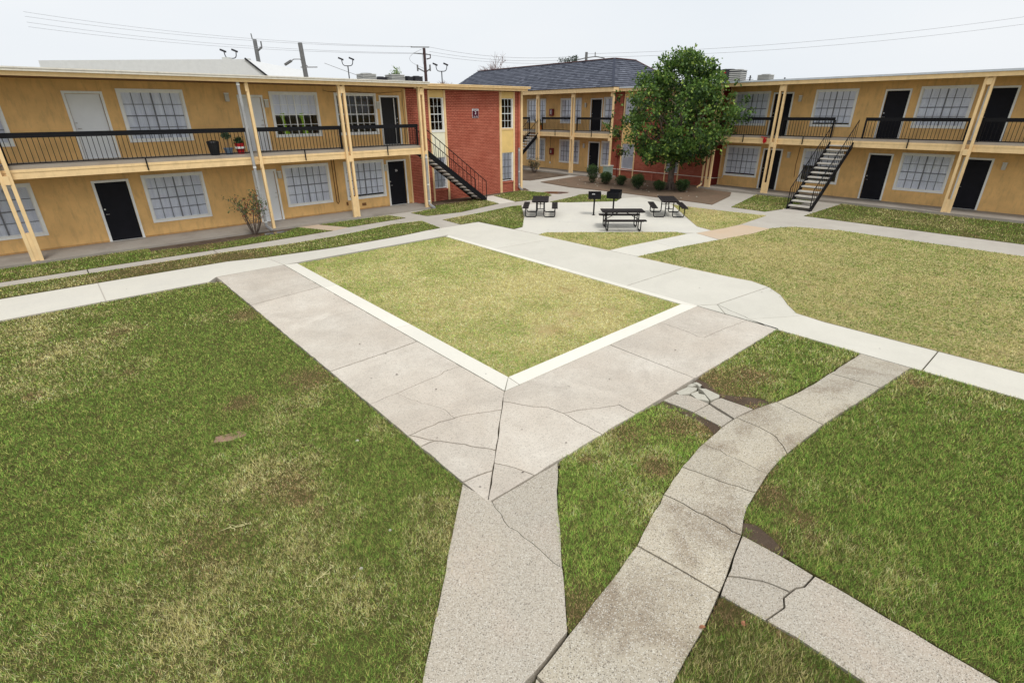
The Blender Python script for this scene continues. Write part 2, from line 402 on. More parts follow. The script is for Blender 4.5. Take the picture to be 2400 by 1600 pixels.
# soils
def soil(name, a, bcol, dk, sc=3.0):
    m, t, b = newmat(name); p = coords(t)
    c = mix(t, a, bcol, noisef(t, p, sc*0.4, 6, 0.65, 0.35, 0.65, 0.5))
    g = noisef(t, p, sc*9, 6, 0.75, 0.5, 0.75); mg = N(t, 'ShaderNodeMath', operation='MULTIPLY'); t.links.new(g, mg.inputs[0]); mg.inputs[1].default_value = 0.6
    c = mix(t, c, dk, mg.outputs[0])
    t.links.new(c, b.inputs['Base Color']); b.inputs['Roughness'].default_value = 0.95; b.inputs['Specular IOR Level'].default_value = 0.1
    bump(t, b, noisef(t, p, sc*6, 7, 0.75, 0.2, 0.8), 0.8, 0.03); return m
M_soil = soil('dark_soil', lin(92, 78, 66), lin(120, 104, 88), lin(60, 50, 42))
M_bed = soil('bare_bed_soil', lin(132, 110, 92), lin(116, 100, 84), lin(84, 70, 58))
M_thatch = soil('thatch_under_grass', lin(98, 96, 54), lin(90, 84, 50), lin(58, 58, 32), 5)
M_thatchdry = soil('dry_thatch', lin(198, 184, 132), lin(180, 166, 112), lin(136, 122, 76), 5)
M_mud = soil('dark_wet_mud', lin(88, 74, 62), lin(108, 92, 78), lin(54, 44, 38), 6)
M_pink = soil('pink_clay', lin(168, 138, 120), lin(158, 130, 108), lin(138, 112, 92))

def attrmat(name, rough=0.75, spec=0.2, trans=0.0, attr='Col'):
    m, t, b = newmat(name); a = N(t, 'ShaderNodeAttribute', attribute_name=attr)
    t.links.new(a.outputs['Color'], b.inputs['Base Color']); b.inputs['Roughness'].default_value = rough; b.inputs['Specular IOR Level'].default_value = spec
    if trans:
        out = t.nodes['Material Output']; tl = N(t, 'ShaderNodeBsdfTranslucent'); t.links.new(a.outputs['Color'], tl.inputs[0])
        ms = N(t, 'ShaderNodeMixShader'); ms.inputs[0].default_value = trans
        t.links.new(b.outputs[0], ms.inputs[1]); t.links.new(tl.outputs[0], ms.inputs[2]); t.links.new(ms.outputs[0], out.inputs['Surface'])
    return m
M_grass = attrmat('grass_blades', 0.7, 0.12, 0.12)
M_leaf = attrmat('leaves', 0.5, 0.3, 0.25)
m, t, b = newmat('bark'); p = coords(t); mpn = N(t, 'ShaderNodeMapping'); mpn.inputs['Scale'].default_value = (1, 1, 0.2); t.links.new(p, mpn.inputs[0])
f = noisef(t, mpn.outputs[0], 14, 6, 0.7, 0.3, 0.7); t.links.new(mix(t, lin(70, 58, 52), lin(128, 112, 100), f), b.inputs['Base Color']); b.inputs['Roughness'].default_value = 0.95
bump(t, b, f, 0.9, 0.03); M_bark = m
M_twig = paint('grey_twig', lin(150, 130, 126), 0.1, 0.9)
M_ground = soil('outer_ground', lin(110, 108, 80), lin(96, 92, 66), lin(70, 66, 46), 1.0)

# ------------------------------------------------------------------ ground sheet
gb = MB()
gb.box(-700, 900, -700, 900, -0.7, -0.12)
ground = gb.build('ground', M_ground); setp(ground, kind='structure', label='bare earth and turf running out to the horizon')

# ------------------------------------------------------------------ paving
def paving(name, label, pieces, mat, z1=0.0, z0=-0.12, tilt=0.0):
    root = empty(name, kind='structure', label=label)
    for i, p in enumerate(pieces):
        q = inset(p)
        if len(q) < 3: continue
        dz = rnd.uniform(-tilt, tilt) if tilt else 0
        cx = sum(a[0] for a in q)/len(q); cy = sum(a[1] for a in q)/len(q)
        mb = MB().prism([(a[0]-cx, a[1]-cy) for a in q], z0-z1, 0.0)
        mb.build('slab', mat, root, loc=(cx, cy, z1+dz))
    return root

J, K_, HG = 0.013, 0.0085, 0.0055      # half widths: formed joint, open crack, hairline
XL, XC, YS, YC = 2.87, 4.72, 3.715, 5.57          # left walk edges, south walk edges
IX0, IX1, IY0, IY1 = 5.09, 10.555, 5.90, 15.76    # central lawn
# left (west) walk
west = W(ccw([(XL, 15.86), (XL, YS), (XC, YC), (XC, 15.86)]), 0.006)
west = [edge_rough(west)]
for ln, g in (([(587.4, 715), (746.8, 673)], J), ([(774.9, 869.5), (930, 817.2), (976.5, 799.7)], J),
              ([(667.8, 780.2), (754.5, 750.9), (774.9, 739.4), (818.3, 728.6), (850, 726.3)], HG*0.6),
              ([(870.6, 945.4), (928, 922.5), (961.2, 907.2), (1012.2, 886.8), (1042.9, 870.2), (1076, 858.4)], K_*0.8),
              ([(960, 1019.4), (1002, 1001.6), (1042.9, 983.7), (1073.5, 976), (1104, 969.7), (1134.7, 965.9), (1178, 960)], K_),
              ([(962, 1021), (1019.9, 1032.2), (1053, 1034.7), (1088.8, 1039.8), (1104, 1044.2), (1165.3, 1055.2)], K_*1.3),
              ([(993, 1043.2), (1008, 1036), (1019.9, 1032.4)], K_*1.3),
              ([(1091.3, 1126), (1124.5, 1111.3), (1157.7, 1102.3)], K_*1.6),
              ([(930.6, 922.5), (986.7, 942.9), (1040.3, 958.2), (1063, 977)], HG*0.6)):
    west = split_all(west, GP(*ln), g)
paving('west_walkway', 'cracked pinkish concrete walk along the left side of the central lawn', west, M_old, 0.0, tilt=0.002)
south = [edge_rough(W(ccw([(XL, YS), (10.70, YS), (10.72, YC), (XC, YC)]), 0.006))]
for ln, g in (([(1430.6, 808.2), (1627.6, 885.5)], J),
              ([(1183.5, 940), (1208.7, 945.5), (1250, 952.3), (1285.7, 954.3), (1318.9, 967), (1352, 960.7), (1403, 955), (1451.5, 948.5), (1469.4, 959.4), (1489.8, 968.4)], K_*0.9),
              ([(1318.9, 967), (1362.2, 992.6), (1387.8, 1005.4), (1410.7, 1016.8)], K_*0.8),
              ([(1166.6, 1084.5), (1206, 1096), (1249.5, 1110.7)], K_*0.9),
              ([(1543, 756), (1556.7, 758.5), (1612.9, 777.6), (1633.3, 787.8), (1650.6, 790.9), (1694.5, 771.2), (1750, 751)], K_*0.7)):
    south = split_all(south, GP(*ln), g)
paving('south_walkway', 'cracked pinkish concrete walk along the near side of the central lawn', south, M_old, 0.0, tilt=0.002)
# pale edging strip round the lawn
curb = [W(ccw([(XC+.01, YC+.01), (IX0, IY0), (IX0, IY1), (XC+.01, 15.85)]), 0.004), W(ccw([(XC+.012, YC), (10.74, YC), (IX1, IY0), (IX0, IY0)]), 0.004),
        W(ccw([(IX1, IY0), (10.74, YC), (10.74, 15.8), (IX1, 15.7)]), 0.004)]
curb = split_all(curb, GP((1192, 884), (1217, 901)), K_)
curb = split_all(curb, [(XC, 12.9), (IX0, 12.9)], HG); curb = split_all(curb, [(XC, 9.2), (IX0, 9.1)], HG); curb = split_all(curb, [(IX1, 9.6), (10.74, 9.6)], HG)
paving('lawn_edging', 'pale concrete strip framing the rectangular central lawn', curb, M_curb, 0.006)
# far-side walk (north east)
ne = [(10.745, YS), (10.745, 17.08), (13.13, 17.05)] + GP((1204.8, 537.8), (1263, 550), (1427.6, 587), (1494.6, 601.4), (1605, 625.8), (1725, 651.3), (1760.8, 657.7), (1801.6, 672), (1829.7, 690.9), (1847.6, 715), (1866.7, 733)) + [(11.85, 3.2), (11.85, -12), (10.68, -12), (10.68, 3.7)]
ne = [W(ccw(ne), 0.005)]
for ln, g in (([G(1160.2, 583), G(1298, 559.4)], J*0.8), ([G(1469.7, 669.3), G(1606, 626)], J), ([G(1632, 716), G(1680.5, 713.3), G(1801.6, 672.2)], J),
              ([(10.745, 4.9), G(1680.5, 713.3)], HG), ([G(1680.5, 713.3), G(1759.5, 748.3), G(1818, 771)], K_), ([G(1759.5, 747.5), G(1863, 746)], HG), ([(10.6, 1.2), (11.9, 1.2)], J), ([(10.6, -2), (11.9, -2)], J)):
    ne = split_all(ne, ln, g)
paving('east_walkway', 'wide smooth cream concrete walk on the far side of the central lawn', ne, M_ne, 0.0)
# far plaza and walks as one poured field that the turf islands sit in
north = [W(ccw([(-14, 15.5), (2.6, 15.5), (2.86, 15.87), (10.735, 15.83), (10.735, 22.76), (-14, 22.76)]), 0.004)]
for ln, g in (([(621.8, 604), (664, 620.8)], J), ([(823, 568), (872, 579)], HG), ([(1034, 534), (1043, 553)], HG)):
    north = split_all(north, [G(*ln[0]), G(*ln[1])], g) if False else north
for xx, g in ((3.6, J), (7.15, HG), (0.2, J), (-3.4, J)):
    north = split_all(north, [(xx, 15.4), (xx, 22.8)], g)
paving('north_walkway', 'pale concrete walk between the central lawn and the ochre block with the straight stair', north, M_far, 0.0)
far = [W(ccw([(10.745, 17.09), (13.14, 17.06)] + GP((1204.8, 537.8), (1263, 550), (1427.6, 587), (1494.6, 601.4), (1605, 625.8), (1725, 651.3), (1760.8, 657.7), (1801.6, 672), (1829.7, 690.9), (1847.6, 715), (1866.7, 733)) + [(11.86, 3.2), (11.86, -14), (33, -14), (33, 46), (20.75, 46), (20.75, 22.76), (10.745, 22.76)]), 0.004)]
paving('plaza_paving', 'pinkish concrete paving that links the far blocks and the picnic patio', far, M_far, 0.0)

def sheet(name, label, poly, mat, z, kind='structure', th=0.03):
    q = ccw(poly); cx = sum(a[0] for a in q)/len(q); cy = sum(a[1] for a in q)/len(q)
    return MB().prism([(a[0]-cx, a[1]-cy) for a in q], -th, 0).build(name, mat, loc=(cx, cy, z), kind=kind, label=label)

# white top coats
nw_poly = [(-14, 15.52), (2.6, 15.52), (2.86, 15.875), (10.73, 15.84), (10.73, 17.08), (9.17, 16.86), (6.77, 16.84), (4.56, 17.1), (3.57, 17.4), (-14, 17.5)]
nwp = [W(ccw(nw_poly), 0.004)]
for a_, b_, g in ((G(621.8, 603.5), (4.72, 15.86), J), ((7.2, 15.8), (7.0, 16.9), HG), ((0.3, 15.4), (0.3, 17.6), J), ((-4, 15.4), (-4, 17.6), J)):
    nwp = split_all(nwp, [a_, b_], g)
paving('north_top_walk', 'light concrete walk between the central lawn and the narrow turf strip', nwp, M_new, 0.006, 0.0)
patio = GP((1225, 533), (1228, 500), (1222.5, 481.7), (1288, 474.5), (1331, 475), (1445, 472.4), (1456.3, 465), (1500, 462), (1579.7, 481.7), (1607.8, 509.7), (1633.3, 531.4), (1666, 540.4), (1630.7, 546.7), (1582.6, 543.5), (1282, 544.5), (1263, 549.3), (1206, 537.5))
patio = [W(ccw(patio), 0.004)]
patio = split_all(patio, [G(1400, 474), G(1455, 544)], HG)
patio = split_all(patio, [G(1224, 519), G(1618, 519)], HG*0.5)
paving('picnic_patio', 'smooth pale concrete patio under the three picnic tables', patio, M_new, 0.006, 0.0)
rw = [W(ccw(GP((1427.6, 587), (1470, 577.3), (1526, 565.9), (1610, 548.5), (1630.7, 546.7), (1681.7, 562), (1597.6, 578.6), (1494.6, 601.4))), 0.004)]
rw = split_all(rw, [G(1526, 565.9), G(1579.7, 579.9)], HG)
paving('patio_walk', 'pale concrete walk leading off to the right below the patio', rw, M_new, 0.006, 0.0)
pch = [W(ccw(GP((1631.5, 546.7), (1666, 540.4), (1700, 535), (1738, 527), (1804, 536), (1763.4, 548), (1686.8, 561.5))), 0.004)]
paving('peach_walk_slab', 'peach coloured concrete slab in the walk right of the patio', pch, M_peach, 0.006, 0.0)
pch2 = [W(ccw(GP((695.8, 533.5), (746.8, 526.4), (815.7, 533), (781, 541))), 0.004)]
paving('peach_path_slab', 'small peach coloured path slab beside the rose bush', pch2, M_peach, 0.006, 0.0)
pad = [W(ccw([(16.95, 21.35), (17.9, 22.3), (18.2, 22.2), (17.75, 19.9), (16.74, 19.97)]), 0.004)]
paving('stair_landing_pad', 'pale concrete pad at the foot of the black stair', pad, M_new, 0.006, 0.0)

# near paths
sp = GP((1083.7, 1131.7), (1076, 1170), (1058, 1258), (1042.9, 1342.9), (1014.8, 1465.3), (988, 1600)) + [(0.1, 1.35), (-0.5, 0.7), (0.6, 0.2), (1.2, 1.4)] + GP((1230.6, 1598), (1251, 1577.6), (1331.4, 1478), (1322.4, 1353), (1308.7, 1200), (1307.4, 1081.5)) + [(2.92, YS-0.012)]
sp = [edge_rough(W(ccw(sp), 0.007), .006)]
sp = split_all(sp, [G(1153, 1174), G(1180.6, 1221), G(1226.5, 1258), G(1258.7, 1284.2), G(1284.2, 1304.6), G(1316, 1330)], HG*0.7)
paving('near_path', 'rough aggregate concrete path running from the walk corner toward the viewer', sp, M_agg, -0.004)
arc = GP((1866.7, 921.2), (1819.5, 941.6), (1768.5, 958.2), (1720, 981), (1692, 1000.3), (1648.6, 1038.5), (1597.6, 1093.4), (1554.2, 1158.4), (1531, 1200), (1491.7, 1279), (1429.6, 1363), (1335, 1483), (1254.8, 1585)) + [(1.45, 1.55), (0.7, 0.1), (1.6, 0.2)] + GP((1579.7, 1600), (1612.9, 1536.7), (1648.6, 1475.5), (1686.8, 1390), (1740.4, 1251), (1750.6, 1192.9), (1771, 1157), (1799, 1112.5), (1827, 1080.6), (1866.7, 1046.2)) + [(7.6, 1.7), (10.66, 1.35), (10.66, 2.15), (8.9, 2.27)]
arc = [edge_rough(W(ccw(arc), 0.009), .005)]
for ln, g in (([(1819.5, 941.6), (1875, 969), (1905, 985)], J), ([(1727.7, 979.8), (1780, 1002), (1820.8, 1024.5), (1845, 1064)], HG), ([(1648.6, 1039.8), (1705, 1066), (1801.6, 1110)], K_),
              ([(1597.6, 1093.4), (1690, 1128), (1772.3, 1155)], K_*0.8), ([(1554.2, 1158.4), (1600, 1181), (1633.3, 1200), (1699.6, 1231.9), (1738, 1254)], J*0.8),
              ([(1491.7, 1277.8), (1590, 1333), (1686.8, 1390)], J), ([(1253.6, 1583), (1275, 1604), (1320, 1650)], J)):
    arc = split_all(arc, [G(*q) for q in ln], g)
arc = split_all(arc, [(9.4, 1.2), (9.4, 2.4)], J)
paving('curved_path', 'stained speckled concrete path curving up from the bottom to the right', arc, M_arc, 0.004, tilt=0.003)
side = GP((1740.5, 1253), (1827, 1299.5), (1866.7, 1322.4)) + [(4.64, -4), (3.84, -4)] + GP((1870, 1493.4), (1795.3, 1452.6), (1689.4, 1392))
side = [edge_rough(W(ccw(side), 0.003), .005)]
for ln, g in (([(1703.4, 1346.7), (1760.8, 1353), (1811.8, 1368.4), (1852.7, 1387), (1866, 1378), (1900, 1366)], K_*1.2), ([(1853, 1386), (1834.8, 1419.4), (1795.3, 1451.3)], K_)):
    side = split_all(side, [G(*q) for q in ln], g)
side = split_all(side, [(3.7, -1.2), (4.8, -1.2)], J)
paving('side_path', 'cracked grey path slab joining the curved path from the right', side, M_agg, -0.006, tilt=0.003)
# broken connector between south walk and curved path
def z8(*p): return [G(1470+a/3.92, 800+b_/3.92) for a, b_ in p]
brk = [z8((330, 540), (440, 483), (580, 498), (660, 535), (750, 572), (680, 612), (610, 648)), z8((752, 577), (820, 625), (968, 712), (868, 782), (610, 652), (690, 610)),
       z8((860, 517), (1160, 621), (985, 706), (900, 650), (762, 566), (800, 540))]
br = paving('broken_path', 'broken slab path between the near walk and the curved path', [edge_rough(W(ccw(q), 0.004), .005) for q in brk], M_agg, 0.0, tilt=0.003)
for q in (z8((448, 462), (560, 415), (645, 428), (640, 445), (572, 482), (480, 490)), z8((580, 478), (655, 452), (660, 478), (715, 490), (757, 548), (640, 530)),
          z8((650, 428), (722, 433), (850, 492), (850, 512), (766, 543), (715, 484), (690, 452)), z8((545, 408), (590, 385), (640, 395), (600, 415)), z8((600, 378), (640, 372), (690, 400), (660, 418), (645, 400))):
    p_ = inset(W(ccw(q), 0.005)); cx = sum(a[0] for a in p_)/len(p_); cy = sum(a[1] for a in p_)/len(p_)
    MB().prism([(a[0]-cx, a[1]-cy) for a in p_], -0.08, 0).build('broken_piece', M_rubble, br, loc=(cx, cy, 0.002), rot=(rnd.uniform(-.015, .015), rnd.uniform(-.015, .015), 0))

# ------------------------------------------------------------------ bare soil beds
soils = [
 ('mud_patch', 'dark mud in the corner beside the broken path', z8((655, 345), (740, 385), (850, 478), (990, 500), (1330, 530), (1370, 552), (1165, 618), (860, 508), (720, 430), (620, 360)), M_mud, -0.005),
 ('mud_patch', 'dark mud wedge left of the broken path beside the curved path', z8((330, 545), (610, 655), (865, 785), (800, 850), (740, 780), (600, 700), (420, 620), (250, 590)), M_mud, -0.005),
 ('mud_patch', 'dark mud strip above the side path slab at right', [G(1470+a/3.92, 1200+b_/3.92) for a, b_ in ((1062, 95), (1180, 110), (1330, 230), (1480, 400), (1410, 390), (1060, 205))], M_mud, -0.005),
 ('clay_patch', 'small bare pinkish clay patch in the left lawn', GP((505, 1022), (560, 1008), (579, 1010), (576, 1018), (540, 1031), (500, 1036)), M_pink, -0.011),
 ('soil_bed', 'bare brown soil bed planted with clipped shrubs below the brick wall', GP((1267, 427.5), (1336.6, 439.6), (1450.7, 451.8), (1640, 476), (1669, 480.4), (1711, 460)) + [(28.6, 13.9), (28.75, 15.6), (29.85, 15.9), (29.85, 23.5), (28.6, 24.0), (28.55, 25.1)], M_bed, 0.035),
 ('soil_bed', 'dark bare soil bed in front of the grey roofed block', [(28.45, 40), (28.45, 26.1), (24.26, 25.7), (24.0, 26.4), (22.5, 33), (22.5, 40)], M_soil, 0.03),
 ('soil_bed', 'muddy strip at the foot of the brick wall below the black stair', [(13.75, 21.6), (17.0, 21.9), (17.9, 22.35), (19.3, 22.45), (20.6, 22.6), (20.6, 22.745), (13.75, 22.745)], M_soil, 0.014),
 ('soil_bed', 'muddy planting strip around the rose bush', [(2.0, 21.06), (7.1, 21.06), (6.9, 20.75), (6.3, 20.35), (5.0, 20.3), (2.0, 20.5)], M_mud, 0.014),
 ('soil_bed', 'narrow soil wedge past the brick corner', GP((1222, 441), (1231, 441.5), (1241, 447), (1222, 449)), M_soil, 0.012)]
SOILP = []; BARE = []
for n_, lb, pl, mt, z in soils:
    sheet(n_, lb, pl, mt, z, kind='structure'); SOILP.append(pl)
    if 'patch' in n_: BARE.append(pl)

# ------------------------------------------------------------------ lawns
def vnoise(x, y, s, seed):
    r_ = np.random.default_rng(seed); g_ = r_.random((256, 256))
    u = x/s + 1000.37; v = y/s + 1000.71; i = np.floor(u).astype(int); j = np.floor(v).astype(int); fu = u-i; fv = v-j
    fu = fu*fu*(3-2*fu); fv = fv*fv*(3-2*fv); i0 = i % 256; i1 = (i+1) % 256; j0 = j % 256; j1 = (j+1) % 256
    return (g_[i0, j0]*(1-fu)+g_[i1, j0]*fu)*(1-fv)+(g_[i0, j1]*(1-fu)+g_[i1, j1]*fu)*fv
def fbm(x, y, s, seed): return 0.5*vnoise(x, y, s, seed)+0.3*vnoise(x, y, s/2.3, seed+1)+0.2*vnoise(x, y, s/5.1, seed+2)
def in_poly(P, x, y):
    P = np.array([(a[0], a[1]) for a in P]); c = np.zeros(len(x), bool); n = len(P)
    for i in range(n):
        x1, y1 = P[i]; x2, y2 = P[(i+1) % n]
        if y1 == y2: continue
        k = ((y1 > y) != (y2 > y)) & (x < (x2-x1)*(y-y1)/(y2-y1)+x1); c ^= k
    return c
def edge_dist(P, x, y):
    P = [(a[0], a[1]) for a in P]; d = np.full(len(x), 1e9)
    for i in range(len(P)):
        ax, ay = P[i]; bx, by = P[(i+1) % len(P)]; L = (bx-ax)**2+(by-ay)**2
        if L < 1e-9: continue
        t_ = np.clip(((x-ax)*(bx-ax)+(y-ay)*(by-ay))/L, 0, 1); d = np.minimum(d, np.hypot(x-ax-t_*(bx-ax), y-ay-t_*(by-ay)))
    return d
GREEN = np.array(lin(136, 164, 74)[:3]); DGREEN = np.array(lin(84, 118, 46)[:3]); STRAW = np.array(lin(232, 214, 158)[:3]); OLIVE = np.array(lin(176, 172, 100)[:3]); BROWN = np.array(lin(170, 140, 104)[:3])
nblades = 0
def lawn(label, poly, z, straw, green, tall=0.035, dens=1.0, group=None, spots=(), seed=1, lum=1.0, fresh=(), lay=1.0):
    """straw / green: shares of dry and of fresh blades"""
    global nblades
    poly = ccw(poly); ar = abs(area(poly))
    xs = [a[0] for a in poly]; ys = [a[1] for a in poly]; x0, x1, y0, y1 = min(xs), max(xs), min(ys), max(ys)
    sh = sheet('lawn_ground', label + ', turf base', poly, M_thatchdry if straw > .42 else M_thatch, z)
    D0 = 15000*dens
    n = int((x1-x0)*(y1-y0)*D0)
    if n > 6000000: n = 6000000
    r_ = np.random.default_rng(100+seed)
    dens_eff = n/((x1-x0)*(y1-y0))
    X = r_.uniform(x0, x1, n); Y = r_.uniform(y0, y1, n); D = np.hypot(X, Y)
    # only the part the camera's surroundings can see, thinning out with distance
    keep = r_.random(n) < np.clip((5.6/np.maximum(D, 4.2))**1.75, 0, 1)*min(1, D0/dens_eff)
    X, Y, D = X[keep], Y[keep], D[keep]
    js = np.where(r_.random(len(X)) < .2, .03, .012); jx = r_.normal(0, 1, len(X))*js; jy = r_.normal(0, 1, len(X))*js
    ok = in_poly(poly, X, Y); X, Y, D, jx, jy = X[ok], Y[ok], D[ok], jx[ok], jy[ok]
    ang = np.degrees(np.arctan2(Y, X)); vis = ((ang > -12) & (ang < 110)) | (D < 6); X, Y, D, jx, jy = X[vis], Y[vis], D[vis], jx[vis], jy[vis]
    X = X+jx; Y = Y+jy
    for q_ in BARE:
        m_ = in_poly(q_, X, Y) & (r_.random(len(X)) > np.clip((vnoise(X, Y, .11, 61)-.42)*3, .05, .9))
        if m_.any(): X, Y, D = X[~m_], Y[~m_], D[~m_]
    ed = edge_dist(poly, X, Y)
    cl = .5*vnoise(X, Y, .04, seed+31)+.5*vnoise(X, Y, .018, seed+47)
    kk = r_.random(len(X)) < np.clip((cl-.20)*2.6, .30, 1); X, Y, D, ed, cl = X[kk], Y[kk], D[kk], ed[kk], cl[kk]
    a1 = fbm(X, Y, 1.5, seed*10); a2 = fbm(X, Y, 0.45, seed*10+5); a3 = fbm(X, Y, 4.0, seed*10+7)
    bald = fbm(X, Y, 0.8, seed*10+9)
    s_ = np.clip(straw + (a1-0.5)*1.4 + (a2-0.5)*1.2 + (a3-0.5)*.9 - 0.22*np.exp(-ed/0.35)*(straw > 0.45), 0, 1)
    br_ = np.clip((bald-0.73)*5, 0, 1)
    for (cx, cy, rr, amt) in fresh:
        w_ = np.exp(-(((X-cx)**2+(Y-cy)**2)/rr**2)); s_ = np.clip(s_-amt*w_*(.5+a2), 0, 1)
    for (cx, cy, rr, amt) in spots:
        w_ = np.exp(-(((X-cx)**2+(Y-cy)**2)/rr**2)); br_ = np.clip(br_+amt*w_*(0.6+a2), 0, 1)
    keep = r_.random(len(X)) > br_*0.45
    X, Y, D, s_, br_, a1, a2, ed, cl = [q[keep] for q in (X, Y, D, s_, br_, a1, a2, ed, cl)]
    n = len(X); nblades += n
    pick = r_.random(n); t2 = r_.random(n)
    col = np.empty((n, 3))
    g_ = GREEN*(1-t2[:, None])+DGREEN*t2[:, None]; g_ = g_*(0.75+0.5*green)
    st = STRAW*(1-0.45*t2[:, None])+OLIVE*(0.45*t2[:, None])
    col = np.where((pick < s_)[:, None], st, g_)
    mid = (r_.random(n) < 0.3)[:, None]; col = np.where(mid, OLIVE*(0.8+0.4*t2[:, None]), col)
    bb = (r_.random(n) < br_)[:, None]; col = np.where(bb, BROWN*(0.7+0.6*t2[:, None]), col)
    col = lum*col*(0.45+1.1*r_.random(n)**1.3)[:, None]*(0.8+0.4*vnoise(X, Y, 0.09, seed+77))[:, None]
    h = tall*(0.55+0.9*r_.random(n))*(.6+.8*cl)*(0.75+0.5*a2)*(1-0.5*br_); wd = 0.0025*np.maximum(D/6.0, 0.8)**0.95*(0.7+0.6*r_.random(n))
    th = r_.uniform(0, 2*pi, n); ln = r_.uniform(0.3, 1.0, n)*h*lay; la = th+pi/2+r_.normal(0, 0.6, n)
    V = np.empty((n, 3, 3), np.float32)
    V[:, 0] = np.stack([X-np.cos(th)*wd, Y-np.sin(th)*wd, np.full(n, z-0.004)], 1)
    V[:, 1] = np.stack([X+np.cos(th)*wd, Y+np.sin(th)*wd, np.full(n, z-0.004)], 1)
    V[:, 2] = np.stack([X+np.cos(la)*ln, Y+np.sin(la)*ln, z+h], 1)
    me = bpy.data.meshes.new('grass'); me.vertices.add(3*n); me.vertices.foreach_set('co', V.ravel())
    me.loops.add(3*n); me.loops.foreach_set('vertex_index', np.arange(3*n, dtype=np.int32))
    me.polygons.add(n); me.polygons.foreach_set('loop_start', np.arange(0, 3*n, 3, dtype=np.int32))
    ca = me.color_attributes.new('Col', 'FLOAT_COLOR', 'POINT')
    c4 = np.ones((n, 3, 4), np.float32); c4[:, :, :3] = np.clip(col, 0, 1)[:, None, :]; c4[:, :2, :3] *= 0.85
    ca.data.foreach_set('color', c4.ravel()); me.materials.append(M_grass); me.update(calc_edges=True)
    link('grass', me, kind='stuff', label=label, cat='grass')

sx = 0.004
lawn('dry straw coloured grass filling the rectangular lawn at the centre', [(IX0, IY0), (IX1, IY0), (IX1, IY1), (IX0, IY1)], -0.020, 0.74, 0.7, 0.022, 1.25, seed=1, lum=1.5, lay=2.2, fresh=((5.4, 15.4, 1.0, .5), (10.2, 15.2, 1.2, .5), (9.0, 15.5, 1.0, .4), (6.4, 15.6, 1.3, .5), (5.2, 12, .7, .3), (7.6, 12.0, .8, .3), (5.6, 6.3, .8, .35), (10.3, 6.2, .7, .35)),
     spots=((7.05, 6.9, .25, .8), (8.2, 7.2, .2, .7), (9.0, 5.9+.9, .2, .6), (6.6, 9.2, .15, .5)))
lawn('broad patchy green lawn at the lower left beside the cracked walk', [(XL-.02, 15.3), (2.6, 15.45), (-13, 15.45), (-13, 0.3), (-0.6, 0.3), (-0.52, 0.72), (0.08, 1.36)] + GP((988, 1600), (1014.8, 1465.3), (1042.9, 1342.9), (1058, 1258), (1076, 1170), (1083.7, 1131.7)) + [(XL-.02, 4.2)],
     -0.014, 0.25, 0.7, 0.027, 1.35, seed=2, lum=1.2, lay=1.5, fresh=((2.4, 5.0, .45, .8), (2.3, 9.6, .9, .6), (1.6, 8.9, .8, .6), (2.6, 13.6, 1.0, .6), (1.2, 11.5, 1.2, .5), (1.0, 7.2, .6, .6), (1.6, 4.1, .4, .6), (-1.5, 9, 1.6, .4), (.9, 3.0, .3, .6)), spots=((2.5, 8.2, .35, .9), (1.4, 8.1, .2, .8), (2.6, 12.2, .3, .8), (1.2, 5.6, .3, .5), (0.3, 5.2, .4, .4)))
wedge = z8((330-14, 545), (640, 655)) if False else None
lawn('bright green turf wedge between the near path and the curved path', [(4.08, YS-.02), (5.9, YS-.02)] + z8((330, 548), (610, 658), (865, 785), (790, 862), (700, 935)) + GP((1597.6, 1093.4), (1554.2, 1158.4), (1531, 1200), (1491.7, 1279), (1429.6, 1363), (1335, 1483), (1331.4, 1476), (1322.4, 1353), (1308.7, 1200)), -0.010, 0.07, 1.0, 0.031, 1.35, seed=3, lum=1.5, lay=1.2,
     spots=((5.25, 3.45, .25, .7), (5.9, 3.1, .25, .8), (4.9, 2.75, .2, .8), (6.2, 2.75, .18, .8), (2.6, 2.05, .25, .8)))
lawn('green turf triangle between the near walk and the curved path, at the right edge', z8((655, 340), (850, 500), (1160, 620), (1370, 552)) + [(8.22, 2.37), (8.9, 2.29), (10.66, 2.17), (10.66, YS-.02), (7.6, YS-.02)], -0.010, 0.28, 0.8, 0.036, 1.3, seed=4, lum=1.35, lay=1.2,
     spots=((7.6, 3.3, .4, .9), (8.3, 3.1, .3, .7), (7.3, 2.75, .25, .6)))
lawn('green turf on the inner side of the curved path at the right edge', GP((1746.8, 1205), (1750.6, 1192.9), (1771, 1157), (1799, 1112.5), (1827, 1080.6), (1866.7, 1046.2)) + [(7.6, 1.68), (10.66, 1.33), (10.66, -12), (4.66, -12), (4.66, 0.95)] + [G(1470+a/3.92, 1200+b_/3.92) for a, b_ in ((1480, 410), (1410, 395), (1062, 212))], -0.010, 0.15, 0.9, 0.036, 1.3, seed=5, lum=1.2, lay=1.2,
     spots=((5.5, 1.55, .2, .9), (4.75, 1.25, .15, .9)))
lawn('green turf in the bottom right corner below the side path', [(3.82, -12), (3.82, 0.6)] + GP((1795.3, 1455), (1690, 1396), (1648.6, 1477), (1612.9, 1538.7), (1579.7, 1602)) + [(1.62, 0.18), (1.0, -0.6), (1.0, -12)], -0.014, 0.18, 0.85, 0.040, 1.35, seed=6, lum=.95, spots=((3.6, 1.15, .16, .9), (3.8, .7, .12, .5)))
